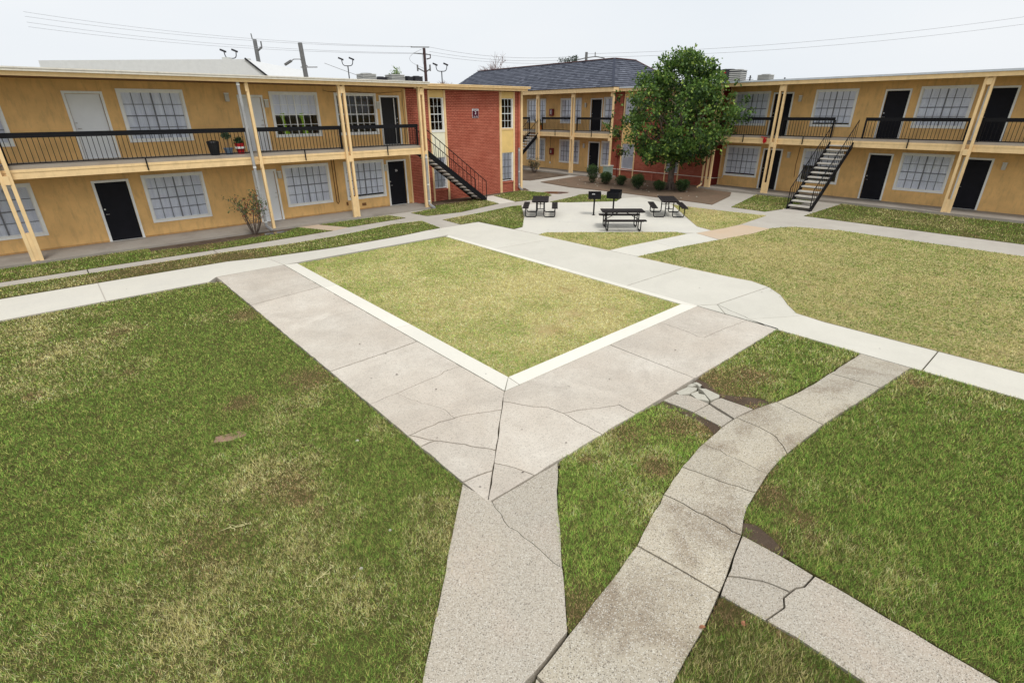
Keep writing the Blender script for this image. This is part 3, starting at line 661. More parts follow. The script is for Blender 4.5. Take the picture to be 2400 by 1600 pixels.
lawn('large green lawn at the right beyond the cream walk', GP((1494.6, 601.8), (1605, 626.3), (1725, 651.8), (1760.8, 658.2), (1801.6, 672.6), (1829.7, 691.5), (1847.6, 715.5), (1866.7, 734)) + [(11.87, 3.2), (11.87, -12), (22.2, -12), (22.2, 6.3)] + GP((1866.7, 532.7), (1847.6, 532.7), (1809, 535.5), (1763.4, 548.5), (1686.8, 562.5), (1597.6, 579.2)), 0.012, 0.46, 0.9, 0.026, 1.2, seed=7, lum=.97, lay=1.8, fresh=((14, 7, 2, .35), (13.6, 9, 1.2, .3), (20, 5, 3, .3), (12.6, 2.5, 1.5, .4)))
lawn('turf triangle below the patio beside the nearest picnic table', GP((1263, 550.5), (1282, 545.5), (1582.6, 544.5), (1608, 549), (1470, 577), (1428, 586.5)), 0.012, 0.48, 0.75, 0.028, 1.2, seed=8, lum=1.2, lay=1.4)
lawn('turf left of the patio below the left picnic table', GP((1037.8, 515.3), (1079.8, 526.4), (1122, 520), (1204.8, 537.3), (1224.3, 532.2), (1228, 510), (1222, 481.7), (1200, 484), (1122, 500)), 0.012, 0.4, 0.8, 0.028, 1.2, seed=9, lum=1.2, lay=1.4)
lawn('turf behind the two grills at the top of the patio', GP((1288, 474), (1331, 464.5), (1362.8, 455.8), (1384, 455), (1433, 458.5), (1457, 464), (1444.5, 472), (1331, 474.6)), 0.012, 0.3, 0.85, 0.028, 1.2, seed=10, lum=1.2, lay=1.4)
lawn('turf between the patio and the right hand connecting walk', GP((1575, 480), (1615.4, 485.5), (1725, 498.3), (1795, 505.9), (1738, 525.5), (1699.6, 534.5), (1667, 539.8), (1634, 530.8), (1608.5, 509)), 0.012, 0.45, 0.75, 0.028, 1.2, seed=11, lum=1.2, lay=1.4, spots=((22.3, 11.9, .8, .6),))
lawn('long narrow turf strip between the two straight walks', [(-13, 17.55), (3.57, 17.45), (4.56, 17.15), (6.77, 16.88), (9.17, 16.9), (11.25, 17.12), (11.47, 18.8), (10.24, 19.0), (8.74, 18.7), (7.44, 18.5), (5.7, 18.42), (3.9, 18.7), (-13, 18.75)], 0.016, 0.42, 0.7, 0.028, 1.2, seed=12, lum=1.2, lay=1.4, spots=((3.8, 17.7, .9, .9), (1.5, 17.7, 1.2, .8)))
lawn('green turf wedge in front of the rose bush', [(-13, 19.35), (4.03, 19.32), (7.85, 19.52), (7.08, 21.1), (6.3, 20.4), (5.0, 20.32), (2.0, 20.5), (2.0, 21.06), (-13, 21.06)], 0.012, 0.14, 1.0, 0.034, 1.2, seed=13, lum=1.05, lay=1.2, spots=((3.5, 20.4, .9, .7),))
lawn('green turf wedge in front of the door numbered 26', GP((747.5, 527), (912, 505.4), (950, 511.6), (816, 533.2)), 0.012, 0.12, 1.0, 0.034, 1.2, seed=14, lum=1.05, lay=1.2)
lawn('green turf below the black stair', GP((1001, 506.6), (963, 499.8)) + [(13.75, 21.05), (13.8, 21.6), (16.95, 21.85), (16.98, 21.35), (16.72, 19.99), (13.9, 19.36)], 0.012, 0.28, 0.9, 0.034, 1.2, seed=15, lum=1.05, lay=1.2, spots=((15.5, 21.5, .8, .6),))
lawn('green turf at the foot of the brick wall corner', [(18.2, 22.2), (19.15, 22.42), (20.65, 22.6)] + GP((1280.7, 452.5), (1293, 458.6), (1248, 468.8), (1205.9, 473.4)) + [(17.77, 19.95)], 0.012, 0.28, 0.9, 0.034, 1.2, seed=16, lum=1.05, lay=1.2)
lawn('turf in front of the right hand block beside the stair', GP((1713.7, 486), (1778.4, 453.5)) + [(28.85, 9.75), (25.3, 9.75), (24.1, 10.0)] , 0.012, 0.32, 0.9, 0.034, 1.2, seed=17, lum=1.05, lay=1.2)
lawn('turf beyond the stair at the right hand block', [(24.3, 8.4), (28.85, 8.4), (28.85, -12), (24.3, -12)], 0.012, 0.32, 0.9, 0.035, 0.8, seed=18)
print('blades', nblades)

# ------------------------------------------------------------------ building kit (local axes: u along the facade, w into the building, z up)
def holed_wall(mb, u0, u1, z0, z1, w0, w1, holes):
    us = sorted({u0, u1} | {min(max(h[i], u0), u1) for h in holes for i in (0, 1)})
    zs = sorted({z0, z1} | {min(max(h[i], z0), z1) for h in holes for i in (2, 3)})
    for i in range(len(us)-1):
        run = None
        for j in range(len(zs)-1):
            uc, zc = (us[i]+us[i+1])/2, (zs[j]+zs[j+1])/2
            solid = not any(h[0] < uc < h[1] and h[2] < zc < h[3] for h in holes)
            if solid: run = [zs[j], zs[j+1]] if run is None else [run[0], zs[j+1]]
            if (not solid or j == len(zs)-2) and run:
                mb.box(us[i], us[i+1], w0, w1, run[0], run[1]); run = None
    return mb

WIN = {}
def window(parent, u, z, wd, ht, cols, rows, mun, cas=0.085, casm=None, mull=True, shade='blind', slide=None, label=None):
    """a framed window: u, z = lower left of the wall opening"""
    casm = casm or M_white
    key = (round(wd, 2), round(ht, 2), cols, rows, mun.name, cas, casm.name, mull)
    if key not in WIN:
        a = MB()
        if cas > 0:
            a.box(-cas, wd+cas, -.035, .0, ht, ht+cas); a.box(-cas, wd+cas, -.035, 0, -cas, 0)
            a.box(-cas, 0, -.033, 0, 0, ht); a.box(wd, wd+cas, -.033, 0, 0, ht)
        a2 = MB(); fr_ = .03
        a2.box(0, wd, .01, .07, 0, fr_); a2.box(0, wd, .01, .07, ht-fr_, ht); a2.box(0, fr_, .012, .068, fr_, ht-fr_); a2.box(wd-fr_, wd, .012, .068, fr_, ht-fr_)
        mm_ = MB(); iw = wd-2*fr_; ih = ht-2*fr_
        for i in range(1, cols):
            c_ = fr_+iw*i/cols; h_ = .022 if (mull and i*2 == cols) else .009
            mm_.box(c_-h_, c_+h_, .022, .05, fr_, ht-fr_)
        for j in range(1, rows):
            c_ = fr_+ih*j/rows; h_ = .018 if j*2 == rows else .009
            mm_.box(fr_, wd-fr_, .025, .047, c_-h_, c_+h_)
        pn = MB().box(.012, iw/cols-.012, .034, .038, .012, ih/rows-.012)
        WIN[key] = (a.mesh('window', casm) if cas > 0 else None, a2.mesh('sash', casm if mun is not M_musk else M_white), mm_.mesh('muntin', mun), pn.mesh('pane', M_glass))
    cm, sm_, mun_m, pm = WIN[key]
    if cm: root = link('window', cm, parent, loc=(u, 0, z)); link('sash', sm_, root)
    else: root = link('window', sm_, parent, loc=(u, 0, z))
    if label: root['label'] = label
    link('muntin', mun_m, root)
    fr_ = .03; iw = wd-2*fr_; ih = ht-2*fr_
    for i in range(cols):
        for j in range(rows):
            link('pane', pm, root, loc=(fr_+iw*i/cols, 0, fr_+ih*j/rows))
    if shade in ('blind', 'top', 'gap'):
        z0 = {'blind': .02, 'top': ht*.5, 'gap': .10}[shade]
        b_ = MB(); nf = max(6, int(wd/.06)); pr = None
        for i in range(nf+1):                        # gently folded sheet of blinds
            x = .02+(wd-.04)*i/nf; y = .062+.010*(i % 2)+.004*sin(i*1.7)
            if pr: b_.box(pr[0], x, min(pr[1], y), min(pr[1], y)+.006, z0, ht-.02)
            pr = (x, y)
        b_.build('blind', M_blind, root)
    return root

def door(parent, u, z, wd, ht, mat, handle_side=-1, number=None, casm=None, label=None, open_leaf=False, deep=0.04):
    casm = casm or M_white; cs = .075
    d = MB(); d.box(.012, wd-.012, deep, deep+.045, .01, ht-.01)
    if mat is M_doorw:
        pass
    root = d.build('door', mat, parent, loc=(u, 0, z))
    if label: root['label'] = label
    f_ = MB(); f_.box(-cs, wd+cs, -.03, .0, ht, ht+cs); f_.box(-cs, 0, -.028, 0, 0, ht); f_.box(wd, wd+cs, -.028, 0, 0, ht)
    f_.box(0, wd, 0, .1, -.02, .008)
    f_.build('door_frame', casm, root)
    hx = .07 if handle_side < 0 else wd-.07
    h_ = MB(); h_.tube([(hx, deep-.01, .93), (hx, deep-.055, .93)], .014, 8); h_.tube([(hx-.005, deep-.055, .93), (hx+(.09 if handle_side < 0 else -.09), deep-.055, .93)], .011, 6)
    h_.build('handle', M_steel, root)
    h2 = MB().tube([(hx, deep+.01, 1.10), (hx, deep-.03, 1.10)], .028, 10); h2.build('deadbolt', M_steel, root)
    if number:
        o = text_obj(number, .13, M_signw, 0.004, 'door_number'); o.parent = root; o.location = (wd*.5, deep-.004, ht*.79); o.rotation_euler = (pi/2, 0, 0)
    return root

def text_obj(s, size, mat, ext, name, align='CENTER'):
    cu = bpy.data.curves.new('lettering', 'FONT'); cu.body = s; cu.size = size; cu.extrude = ext; cu.align_x = align; cu.align_y = 'CENTER'
    tmp = bpy.data.objects.new('tmp', cu); C.objects.link(tmp); bpy.context.view_layer.update()
    dg = bpy.context.evaluated_depsgraph_get(); me = bpy.data.meshes.new_from_object(tmp.evaluated_get(dg)); me.name = name
    bpy.data.objects.remove(tmp); me.materials.clear(); me.materials.append(mat)
    return link(name, me)

def bricks(parent, u0, u1, z0, z1, w):
    """running bond of individual bricks over a mortar backing, joined into one part"""
    bl, bh, jt = .203, .0575, .0175
    verts = []; faces = []; row = 0; z = z0; r_ = np.random.default_rng(int(abs(u0)*100)+3)
    while z < z1-.01:
        u = u0 - (bl/2 if row % 2 else 0)
        while u < u1:
            a = max(u, u0); b_ = min(u+bl-jt*.6, u1)
            if b_-a > .02:
                pr = w-.016-r_.random()*.012; n = len(verts); t0 = r_.normal(0, .0015, 4)
                zz = min(z+bh, z1)
                q = [(a, w, z), (b_, w, z), (b_, w, zz), (a, w, zz), (a+.003, pr+t0[0], z+.004), (b_-.003, pr+t0[1], z+.004), (b_-.003, pr+t0[2], zz-.004), (a+.003, pr+t0[3], zz-.004)]
                verts += q; faces += [(n+4, n+5, n+6, n+7), (n, n+1, n+5, n+4), (n+1, n+2, n+6, n+5), (n+2, n+3, n+7, n+6), (n+3, n, n+4, n+7)]
            u += bl
        z += bh+jt; row += 1
    mb = MB(); mb.v = verts; mb.f = faces
    return mb.build('brick', M_brick, parent, fixn=False, kind='stuff')

BAL = MB().box(-.008, .008, -.008, .008, 0, 1).mesh('baluster', M_black)
def railing(parent, u0, u1, w, zf, z1, stub=True, step=.125):
    a = MB(); a.box(u0, u1, w-.028, w+.028, z1-.135, z1+.01); root = a.build('railing', M_black, parent)
    b_ = MB(); b_.box(u0, u1, w-.018, w+.018, zf, zf+.03); b_.build('bottom_rail', M_black, root)
    for uu in (u0+.03, u1-.03):
        MB().box(uu-.032, uu+.032, w-.034, w+.034, zf-.02, z1-.136).build('end_post', M_black, root)
    n = max(1, int((u1-u0-.1)/step))
    for i in range(1, n):
        link('baluster', BAL, root, loc=(u0+(u1-u0)*i/n, w, zf+.03)).scale = (1, 1, z1-.115-zf-.03)
    if stub:
        c_ = (u0+u1)/2; MB().box(c_-.02, c_+.02, w-.155, w-.13, zf-.36, zf+.01).build('stub_post', M_black, root)
    return root

def post_pair(parent, u, wc, ztop, zb=0.0, gap=.10, sz=.095, filler=.85, blk=None, single=False, zblk=2.34):
    for k, du in enumerate((-1, 1)):
        if single and k == 0: continue
        c_ = u+du*(gap+sz)/2
        MB().box(c_-sz/2, c_+sz/2, wc-.06, wc+.06, zb, ztop).build('post', M_trim, parent)
    if not single:
        MB().box(u-gap/2+.002, u+gap/2-.002, wc-.045, wc+.045, zb+.01, zb+filler).build('post_filler', M_trim, parent)
    side = 1
    for z_ in (ztop-.30, zblk):
        MB().box(u-gap/2-.01, u+gap/2+.02, wc-.085, wc-.062, z_, z_+.24).build('post_block', M_trim, parent)

def downspout(parent, u, w, ztop, z_split, mat_top, mat_low, kick=(0.12, -0.22)):
    if ztop > z_split:
        MB().box(u-.045, u+.045, w-.04, w+.04, z_split, ztop).build('downspout', mat_top, parent)
    lo = MB(); lo.box(u-.043, u+.043, w-.038, w+.038, .22, z_split-.003)
    lo.beam((u, w, .24), (u+kick[0], w+kick[1], .05), .085, .075); lo.build('downspout', mat_low, parent)
    st = MB()
    for z_ in (z_split*.45, z_split-.15, .35): st.box(u-.052, u+.052, w-.047, w+.0, z_, z_+.045)
    st.build('strap', M_white, parent)

def wall_lamp(parent, u, z):
    a = MB(); a.box(u-.07, u+.07, -.10, -.002, z, z+.26); r = a.build('wall_lamp', M_lamp, parent)
    MB().box(u-.08, u+.08, -.11, -.001, z+.262, z+.29).build('lamp_cap', M_white, r)

def stair(parent, L, H_, wd, axis='u', n=15, origin=(0, 0, 0), sgn=-1, solid=False):
    """straight open stair, local: rises along -t (sgn) from origin; returns the root"""
    root = empty('staircase'); root.parent = parent; root.location = origin
    if axis == 'w': root.rotation_euler = (0, 0, -pi/2)
    # local: bottom at (0, 0..wd, 0), top at (-L, ., H_)
    for y in (0, wd):
        s_ = MB(); th = .26
        s_.add([(0, y-.02, .0), (0, y+.02, .0), (-.25, y-.02, -.0), (-.25, y+.02, -.0), (-L, y-.02, H_-th), (-L, y+.02, H_-th), (-L, y-.02, H_+.02), (-L, y+.02, H_+.02), (0, y-.02, .12), (0, y+.02, .12)],
               [(0, 2, 4, 6, 8), (9, 7, 5, 3, 1), (0, 1, 3, 2), (2, 3, 5, 4), (4, 5, 7, 6), (6, 7, 9, 8), (8, 9, 1, 0)])
        s_.build('stringer', M_black, root)
        r_ = MB(); r_.tube([(0, y, .95), (-L, y, H_+.90)], .02, 6); r_.tube([(0, y, .0), (0, y, .95)], .02, 6)
        rr = r_.build('handrail', M_black, root)
        m_ = int(L/.24)
        for i in range(1, m_+1):
            x = -L*i/m_; link('baluster', BAL, rr, loc=(x, y, -x/L*H_+.05)).scale = (1, 1, .87)
    trd = MB().box(-.28, 0, .02, wd-.02, -.055, 0).mesh('tread', M_tread)
    pan = MB().box(-.285, .004, .022, wd-.022, -.075, -.057).mesh('tread_pan', M_black)
    for i in range(n):
        x = -L*(i+.35)/n; z_ = H_*(i+1)/(n+1)
        tr_ = link('tread', trd, root, loc=(x+.02, 0, z_)); link('tread_pan', pan, tr_)
    return root

# ------------------------------------------------------------------ block A: ochre block with the straight stair (left)
A = empty('apartment_building', (0, 22.75, 0), 0, label='two storey ochre block with black balcony rails, brick end wall and straight black stair', cat='apartment block')
CB = .085
# openings (u0, u1, z0, z1)
def wopen(u0, u1, z0, z1): return (u0+CB, u1-CB, z0+CB, z1-CB)
upper = [wopen(7.43, 9.35, 3.30, 4.97), wopen(10.07, 12.0, 3.30, 4.97), wopen(2.55, 4.5, 3.30, 4.97), wopen(-2.3, -.4, 3.30, 4.97)]
lower = [wopen(7.42, 9.39, .56, 2.23), wopen(10.08, 12.05, .56, 2.22), wopen(2.55, 4.5, .56, 2.22), wopen(-2.3, -.4, .56, 2.22)]
updoors = [(6.34, 7.11, 2.84, 4.76), (12.22, 13.09, 2.84, 4.82), (1.2, 2.1, 2.84, 4.8)]
lodoors = [(6.33, 7.10, .09, 2.05), (12.26, 13.15, .09, 2.09), (1.2, 2.1, .09, 2.07)]
strips = [(14.80, 15.52), (19.31, 20.06)]
wh = upper+lower+updoors+lodoors
w_ = MB(); holed_wall(w_, -14, 13.5, 0, 5.22, 0, .14, wh); w_.build('wall', M_yellow, A)
bh = []
for a_, b_ in strips: bh += [(a_, b_, 3.38, 4.84), (a_, b_, .64, 2.13)]
w_ = MB(); holed_wall(w_, 13.5, 20.72, 0, 5.22, 0, .14, bh); w_.box(20.58, 20.72, .14, 9.5, 0, 5.22); w_.build('brick_backing', M_mortar, A)
w_ = MB(); w_.box(-14, 20.72, 9.36, 9.5, 0, 5.22) if False else w_.box(-14, 20.57, 9.36, 9.5, 0, 5.22); w_.box(-14, -13.86, .15, 9.35, 0, 5.22); w_.build('rear_wall', M_yellow, A)
w_ = MB(); w_.box(-13.85, 20.56, .15, 9.3, 2.55, 2.8); w_.build('floor_slab', M_room, A)
for (a_, b_) in ((13.505, 14.70), (15.70, 19.15), (20.23, 20.72)): bricks(A, a_, b_, .02, 5.18, 0)
for (a_, b_) in strips: bricks(A, a_-.02, b_+.02, .02, .52, 0)
# end-wall window strips: trim boards, panels, windows
for (a_, b_), (o0, o1), pm_ in ((strips[0], (14.70, 15.70), M_cream), (strips[1], (19.15, 20.23), M_panel)):
    for (x0, x1) in ((o0, a_-.012), (b_+.07, o1)):
        MB().box(x0, x1, -.05, -.001, .0, 5.16).build('trim_board', M_trim, A)
    MB().box(a_-.01, b_+.068, -.02, -.001, 4.845, 5.17).build('panel', M_panel, A)
    MB().box(a_-.01, b_+.068, -.02, -.001, 2.135, 3.375).build('panel', pm_, A)
    MB().box(a_-.01, b_+.068, -.045, -.021, 3.30, 3.37).build('sill', M_white if pm_ is M_cream else M_trim, A)
    MB().box(b_, b_+.068, -.018, -.001, .6, 2.13).build('jamb_board', M_white, A); MB().box(b_, b_+.068, -.018, -.001, 3.38, 4.84).build('jamb_board', M_white, A)
    MB().box(a_-.01, b_+.068, -.06, -.021, .53, .60).build('sill', M_brick, A)
    window(A, a_, 3.38, b_-a_, 1.46, 3, 4, M_white, cas=0, mull=False, shade='none')
    window(A, a_, .64, b_-a_, 1.49, 3, 4, M_musk, cas=0, mull=False, shade='blind' if pm_ is M_cream else 'gap')
# windows
def widewin(par, h, mun, shade, label=None): return window(par, h[0], h[2], h[1]-h[0], h[3]-h[2], 6, 4, mun, shade=shade, label=label)
w1 = widewin(A, upper[0], M_white, 'top', 'upper window with lime green curtains knotted in its lower half')
for cx_, k in ((.36, 1), (1.13, -1)):
    cur = MB(); pts = [(cx_-.02, .3, .80), (cx_, .3, .62), (cx_+.03, .3, .42), (cx_+.03, .3, .22), (cx_+.08, .3, .02)]
    cur.tube([(p_[0], .17, p_[2]) for p_ in pts], [.15, .06, .05, .10, .12], 8); cur.build('curtain', M_lime, w1)
widewin(A, upper[1], M_white, 'none'); widewin(A, upper[2], M_musk, 'blind'); widewin(A, upper[3], M_musk, 'blind')
widewin(A, lower[0], M_musk, 'blind'); widewin(A, lower[1], M_musk, 'gap'); widewin(A, lower[2], M_musk, 'blind'); widewin(A, lower[3], M_musk, 'blind')
def dr(par, h, mat, side, num=None, **k): return door(par, h[0], h[2], h[1]-h[0], h[3]-h[2], mat, side, num, **k)
dr(A, updoors[0], M_doorw, 1, label='white upper door'); dr(A, lodoors[0], M_doorw, 1, label='white ground floor door')
od = dr(A, updoors[1], M_screen, 1, label='upper doorway with black screen door and its frame standing ajar', deep=.06)
MB().box(.66, .69, .01, .05, .02, 1.95).build('screen_stile', M_white, od)
dr(A, lodoors[1], M_doorb, -1, '26', label='black door numbered 26')
dr(A, updoors[2], M_doorw, -1); dr(A, lodoors[2], M_doorb, -1)
for u_, z_ in ((7.28, 4.4), (7.27, 1.75), (12.12, 1.7), (12.05, 4.35), (5.9, 4.6)): wall_lamp(A, u_, z_)
# wall trims, conduit
MB().box(13.43, 13.50, -.03, -.001, .08, 5.18).build('corner_board', M_trim, A)
for a_, b_ in ((-13.9, 1.1), (2.2, 6.24), (7.19, 12.17), (13.24, 13.42)): MB().box(a_, b_, -.006, -.001, .086, .14).build('base_board', M_basegrime, A)
MB().tube([(9.55, -.03, 2.4), (9.55, -.03, .55), (9.60, -.03, .47), (9.66, -.03, .55), (9.66, -.03, 2.44)], .016, 6).build('conduit', M_soffit, A)
MB().tube([(9.62, -.03, 5.05), (9.9, -.03, 4.99), (10.6, -.03, 5.02), (12.1, -.03, 4.97), (13.3, -.03, 5.06)], .009, 4).build('cable', M_soffit, A)
MB().tube([(13.35, -.03, 5.15), (13.32, -.03, 4.6), (13.36, -.03, 3.6), (13.34, -.03, 2.9)], .009, 4).build('cable', M_dark, A)
MB().box(10.75, 10.95, -.02, -.001, .25, .37).build('vent_grille', M_soffit, A)
MB().box(10.0, 10.06, -.06, -.001, .35, .5).build('outlet_box', M_soffit, A)
# porch slab, balcony slab, soffits
p_ = MB(); p_.box(-14, 13.62, -1.68, -.002, -.1, .085); p_.build('porch_slab', M_porch, A)
b_ = MB(); b_.box(-14, 13.25, -1.42, -.002, 2.66, 2.83); b_.build('balcony_slab', M_porch, A)
b_ = MB(); b_.box(-14, 13.24, -1.40, -.003, 2.50, 2.655); b_.build('balcony_soffit', M_soffit, A)
segs = [(-14, -7.9), (-7.7, -.95), (-.75, 6.08), (6.27, 9.58), (9.86, 13.2)]
for s0, s1 in ((-14, 6.1), (6.104, 9.72), (9.724, 13.25)):
    MB().box(s0, s1, -1.46, -1.421, 2.46, 2.645).build('balcony_fascia', M_trim, A)
    MB().box(s0, s1, -1.475, -1.422, 2.647, 2.725).build('balcony_fascia', M_trim, A)
for s0, s1 in segs: railing(A, s0+.02, s1-.02, -1.36, 2.86, 3.71)
rt = MB(); rt.box(13.215, 13.245, -1.33, -.02-.98, 3.6, 3.7); rt.build('end_rail', M_black, A)
for u_ in (-.85, -7.8): post_pair(A, u_, -1.53, 5.20, .085)
post_pair(A, 6.17, -1.53, 5.20, .085, gap=.02, single=True); post_pair(A, 9.72, -1.53, 5.20, .085); post_pair(A, 13.37, -1.53, 5.20, .0, gap=.1, filler=.3)
downspout(A, 5.93, -1.62, 5.28, 5.24, M_pipe, M_pipe, (.16, -.12)); downspout(A, 13.37, -1.63, 2.6, 2.45, M_trim, M_pipe, (.15, -.25))
# roof: deck, soffit, fascia, gutter
r_ = MB(); r_.box(-14, 13.7, -1.66, 9.7, 5.30, 5.40); r_.box(13.702, 20.8, -.45, 9.7, 5.302, 5.402); r_.build('roof', M_roofflat, A)
MB().box(-14, 13.6, -1.5, -.002, 5.205, 5.23).build('roof_soffit', M_soffit, A); MB().box(13.61, 20.75, -.42, -.05, 5.206, 5.228).build('roof_soffit', M_soffit, A)
MB().box(-14, 13.66, -1.69, -1.662, 5.19, 5.305).build('roof_fascia', M_trim, A); MB().box(13.70, 20.78, -.49, -.452, 5.19, 5.305).build('roof_fascia', M_trim, A)
g_ = MB(); g_.box(-14, 13.72, -1.80, -1.663, 5.307, 5.37); g_.box(-14, 13.72, -1.82, -1.667, 5.372, 5.41); g_.build('gutter', M_gutter, A)
g_ = MB(); g_.box(13.722, 20.90, -.58, -.453, 5.307, 5.37); g_.box(13.722, 20.92, -.60, -.455, 5.372, 5.41); g_.build('gutter', M_trim, A)
MB().box(20.62, 20.76, -.12, -.022, .0, 5.18).build('corner_post', M_trim, A)
downspout(A, 20.52, -.07, 5.19, 2.35, M_brick, M_pipe, (.1, -.22))
stair(A, 3.45, 2.62, .9, n=14, origin=(17.0, -1.45, 0))

# ------------------------------------------------------------------ block B: brick end and ochre wing at the right
B = empty('apartment_building', (30.6, 0, 0), -pi/2, label='two storey block at the right, brick end behind the leafy tree, ochre wing', cat='apartment block')
SC = .987
def U(y): return -y*SC
def ZZ(z): return 4.2+(z-4.2)*SC
def wopB(ya, yb, z0, z1): return (U(ya)+CB, U(yb)-CB, ZZ(z0)+CB, ZZ(z1)-CB)
upB = [wopB(15.77, 13.76, 3.41, 5.15), wopB(11.45, 9.5, 3.41, 5.15), wopB(7.0, 5.0, 3.41, 5.15), wopB(1.6, -.4, 3.41, 5.15)]
loB = [wopB(15.79, 13.76, .63, 2.33), wopB(11.45, 9.5, .63, 2.33), wopB(7.0, 5.0, .63, 2.33), wopB(1.6, -.4, .63, 2.33)]
udB = [(U(13.52), U(12.6), 2.95, 4.99), (U(8.3), U(7.4), 2.95, 4.99), (U(4.6), U(3.7), 2.95, 4.99)]
ldB = [(U(13.52), U(12.6), .12, 2.2), (U(8.3), U(7.4), .12, 2.2), (U(4.6), U(3.7), .12, 2.2)]
w_ = MB(); holed_wall(w_, -15.88, 14, 0, 5.42, 0, .14, upB+loB+udB+ldB); w_.build('wall', M_yellow, B)
w_ = MB(); w_.box(-15.86, 14, 7.4, 7.5, 0, 5.42); w_.box(13.9, 13.99, .15, 7.39, 0, 5.42); w_.build('rear_wall', M_yellow, B)
BW = -.72                                     # the brick end stands forward of the ochre wall
bs = [(-22.15, -21.12), (-18.62, -17.72)]     # window bays
bs = [(U(22.87)-.02+.72*0, U(21.91)), (U(19.3), U(18.45))]
bhB = []
for a_, b_ in bs: bhB += [(a_, b_, 3.5, 5.0), (a_, b_, .62, 2.2)]
w_ = MB(); holed_wall(w_, -23.55, -15.88, 0, 5.42, BW, BW+.14, bhB); w_.box(-16.0, -15.88, BW+.14, 7.5, 0, 5.42); w_.box(-23.55, -23.41, BW+.14, 7.5, 0, 5.42); w_.build('brick_backing', M_mortar, B)
for (a_, b_) in ((-23.55, bs[0][0]-.1), (bs[0][1]+.1, bs[1][0]-.1), (bs[1][1]+.1, -15.885)): bricks(B, a_, b_, .02, 5.40, BW)
for (a_, b_) in bs: bricks(B, a_-.1, b_+.1, .02, .5, BW)
BR = empty('window_bays'); BR.parent = B; BR.location = (0, BW, 0)
for k, (a_, b_) in enumerate(bs):
    for (x0, x1) in ((a_-.09, a_-.012), (b_+.012, b_+.09)): MB().box(x0, x1, -.05, -.001, .0, 5.38).build('trim_board', M_trim, B, loc=(0, BW, 0))
    MB().box(a_-.01, b_+.01, -.02, -.001, 5.0, 5.38).build('panel', M_panel, B, loc=(0, BW, 0)); MB().box(a_-.01, b_+.01, -.02, -.001, 2.205, 3.495).build('panel', M_panel, B, loc=(0, BW, 0))
    MB().box(a_-.01, b_+.01, -.06, -.001, .52, .60).build('sill', M_brick, B, loc=(0, BW, 0))
    wq = window(B, a_, 3.5, b_-a_, 1.5, 3, 4, M_white, cas=0, mull=False, shade='blind'); wq.location.y = BW
    wq = window(B, a_, .62, b_-a_, 1.58, (1 if k == 0 else 4), (2 if k == 0 else 4), M_musk if k else M_white, cas=0, mull=False, shade='blind'); wq.location.y = BW
bpy.data.objects.remove(BR)
MB().tube([(-23.5, BW-.05, .55), (-19.5, BW-.05, .55), (-15.75, BW-.05, .55)], .022, 6).build('pipe', M_gutter, B)
MB().tube([(-15.75, BW-.05, .55), (-15.55, -.06, .55), (-15.55, -.06, 2.4)], .02, 6).build('pipe', M_gutter, B)
MB().tube([(-22.75, BW-.05, 5.3), (-22.72, BW-.05, 3.1)], .02, 6).build('pipe', M_mortar, B)
MB().box(-23.08, -22.72, BW-.10, BW-.02, 1.32, 1.40).build('meter_bracket', M_mortar, B)
MB().box(-22.98, -22.78, BW-.13, BW-.02, 1.41, 1.85).build('meter_box', M_mortar, B); MB().tube([(-22.88, BW-.07, 0), (-22.88, BW-.07, 1.4)], .03, 6).build('conduit', M_mortar, B)
MB().tube([(-19.95, BW-.12, 0), (-19.95, BW-.12, .45)], .05, 8).build('standpipe', M_brick, B)
for h, q_ in zip(upB, ('blind', 'gap', 'blind', 'top')): widewin(B, h, M_musk, q_)
for h, q_ in zip(loB, ('gap', 'top', 'blind', 'gap')): widewin(B, h, M_musk, q_)
for h in udB: dr(B, h, M_doorb, -1)
for h in ldB: dr(B, h, M_doorb, -1)
for u_, z_ in ((-12.0, 1.85), (-12.0, 4.6), (-3.2, 1.85)): wall_lamp(B, u_, z_)
MB().box(-15.86, -15.78, -.03, -.001, .1, 5.36).build('corner_board', M_trim, B)
MB().tube([(-11.5, -.03, 2.4), (-11.55, -.03, 1.5), (-11.5, -.03, .9)], .014, 5).build('conduit', M_soffit, B)
PW = -1.42
MB().box(-16.1, 14, -1.72, -.002, -.1, .11).build('porch_slab', M_porch, B)
MB().box(-17.4, 14, -1.38, -.722, 2.78, 2.96).build('balcony_slab', M_porch, B); MB().box(-15.87, 14, -.72, -.002, 2.781, 2.961).build('balcony_slab', M_porch, B)
MB().box(-17.4, 14, -1.36, -.74, 2.60, 2.775).build('balcony_soffit', M_soffit, B); MB().box(-15.87, 14, -.738, -.003, 2.601, 2.776).build('balcony_soffit', M_soffit, B)
for s0, s1 in ((-17.4, -12.33), (-12.326, -4.4), (-4.396, 14)):
    MB().box(s0, s1, -1.43, -1.381, 2.58, 2.775).build('balcony_fascia', M_trim, B); MB().box(s0, s1, -1.44, -1.382, 2.777, 2.86).build('balcony_fascia', M_trim, B)
for s0, s1 in ((-17.35, -15.9), (-15.5, -12.5), (-12.15, -9.7), (-8.4, -4.6), (-4.2, .9), (1.3, 6)): railing(B, s0, s1, -1.33, 2.98, 3.86)
for u_ in (-15.68, -12.33, -4.4, 1.1): post_pair(B, u_, -1.52, 5.38, .11 if u_ > -15 else .0, gap=.14, filler=.55, zblk=2.45)
downspout(B, -16.05, -1.5, 2.6, .5, M_trim, M_trim, (-.15, -.2))
r_ = MB(); r_.box(-17.5, 14.2, -1.66, 7.7, 5.48, 5.58); r_.box(-22.76, -17.502, -1.2, 7.7, 5.48, 5.581); r_.build('roof', M_roofflat, B)
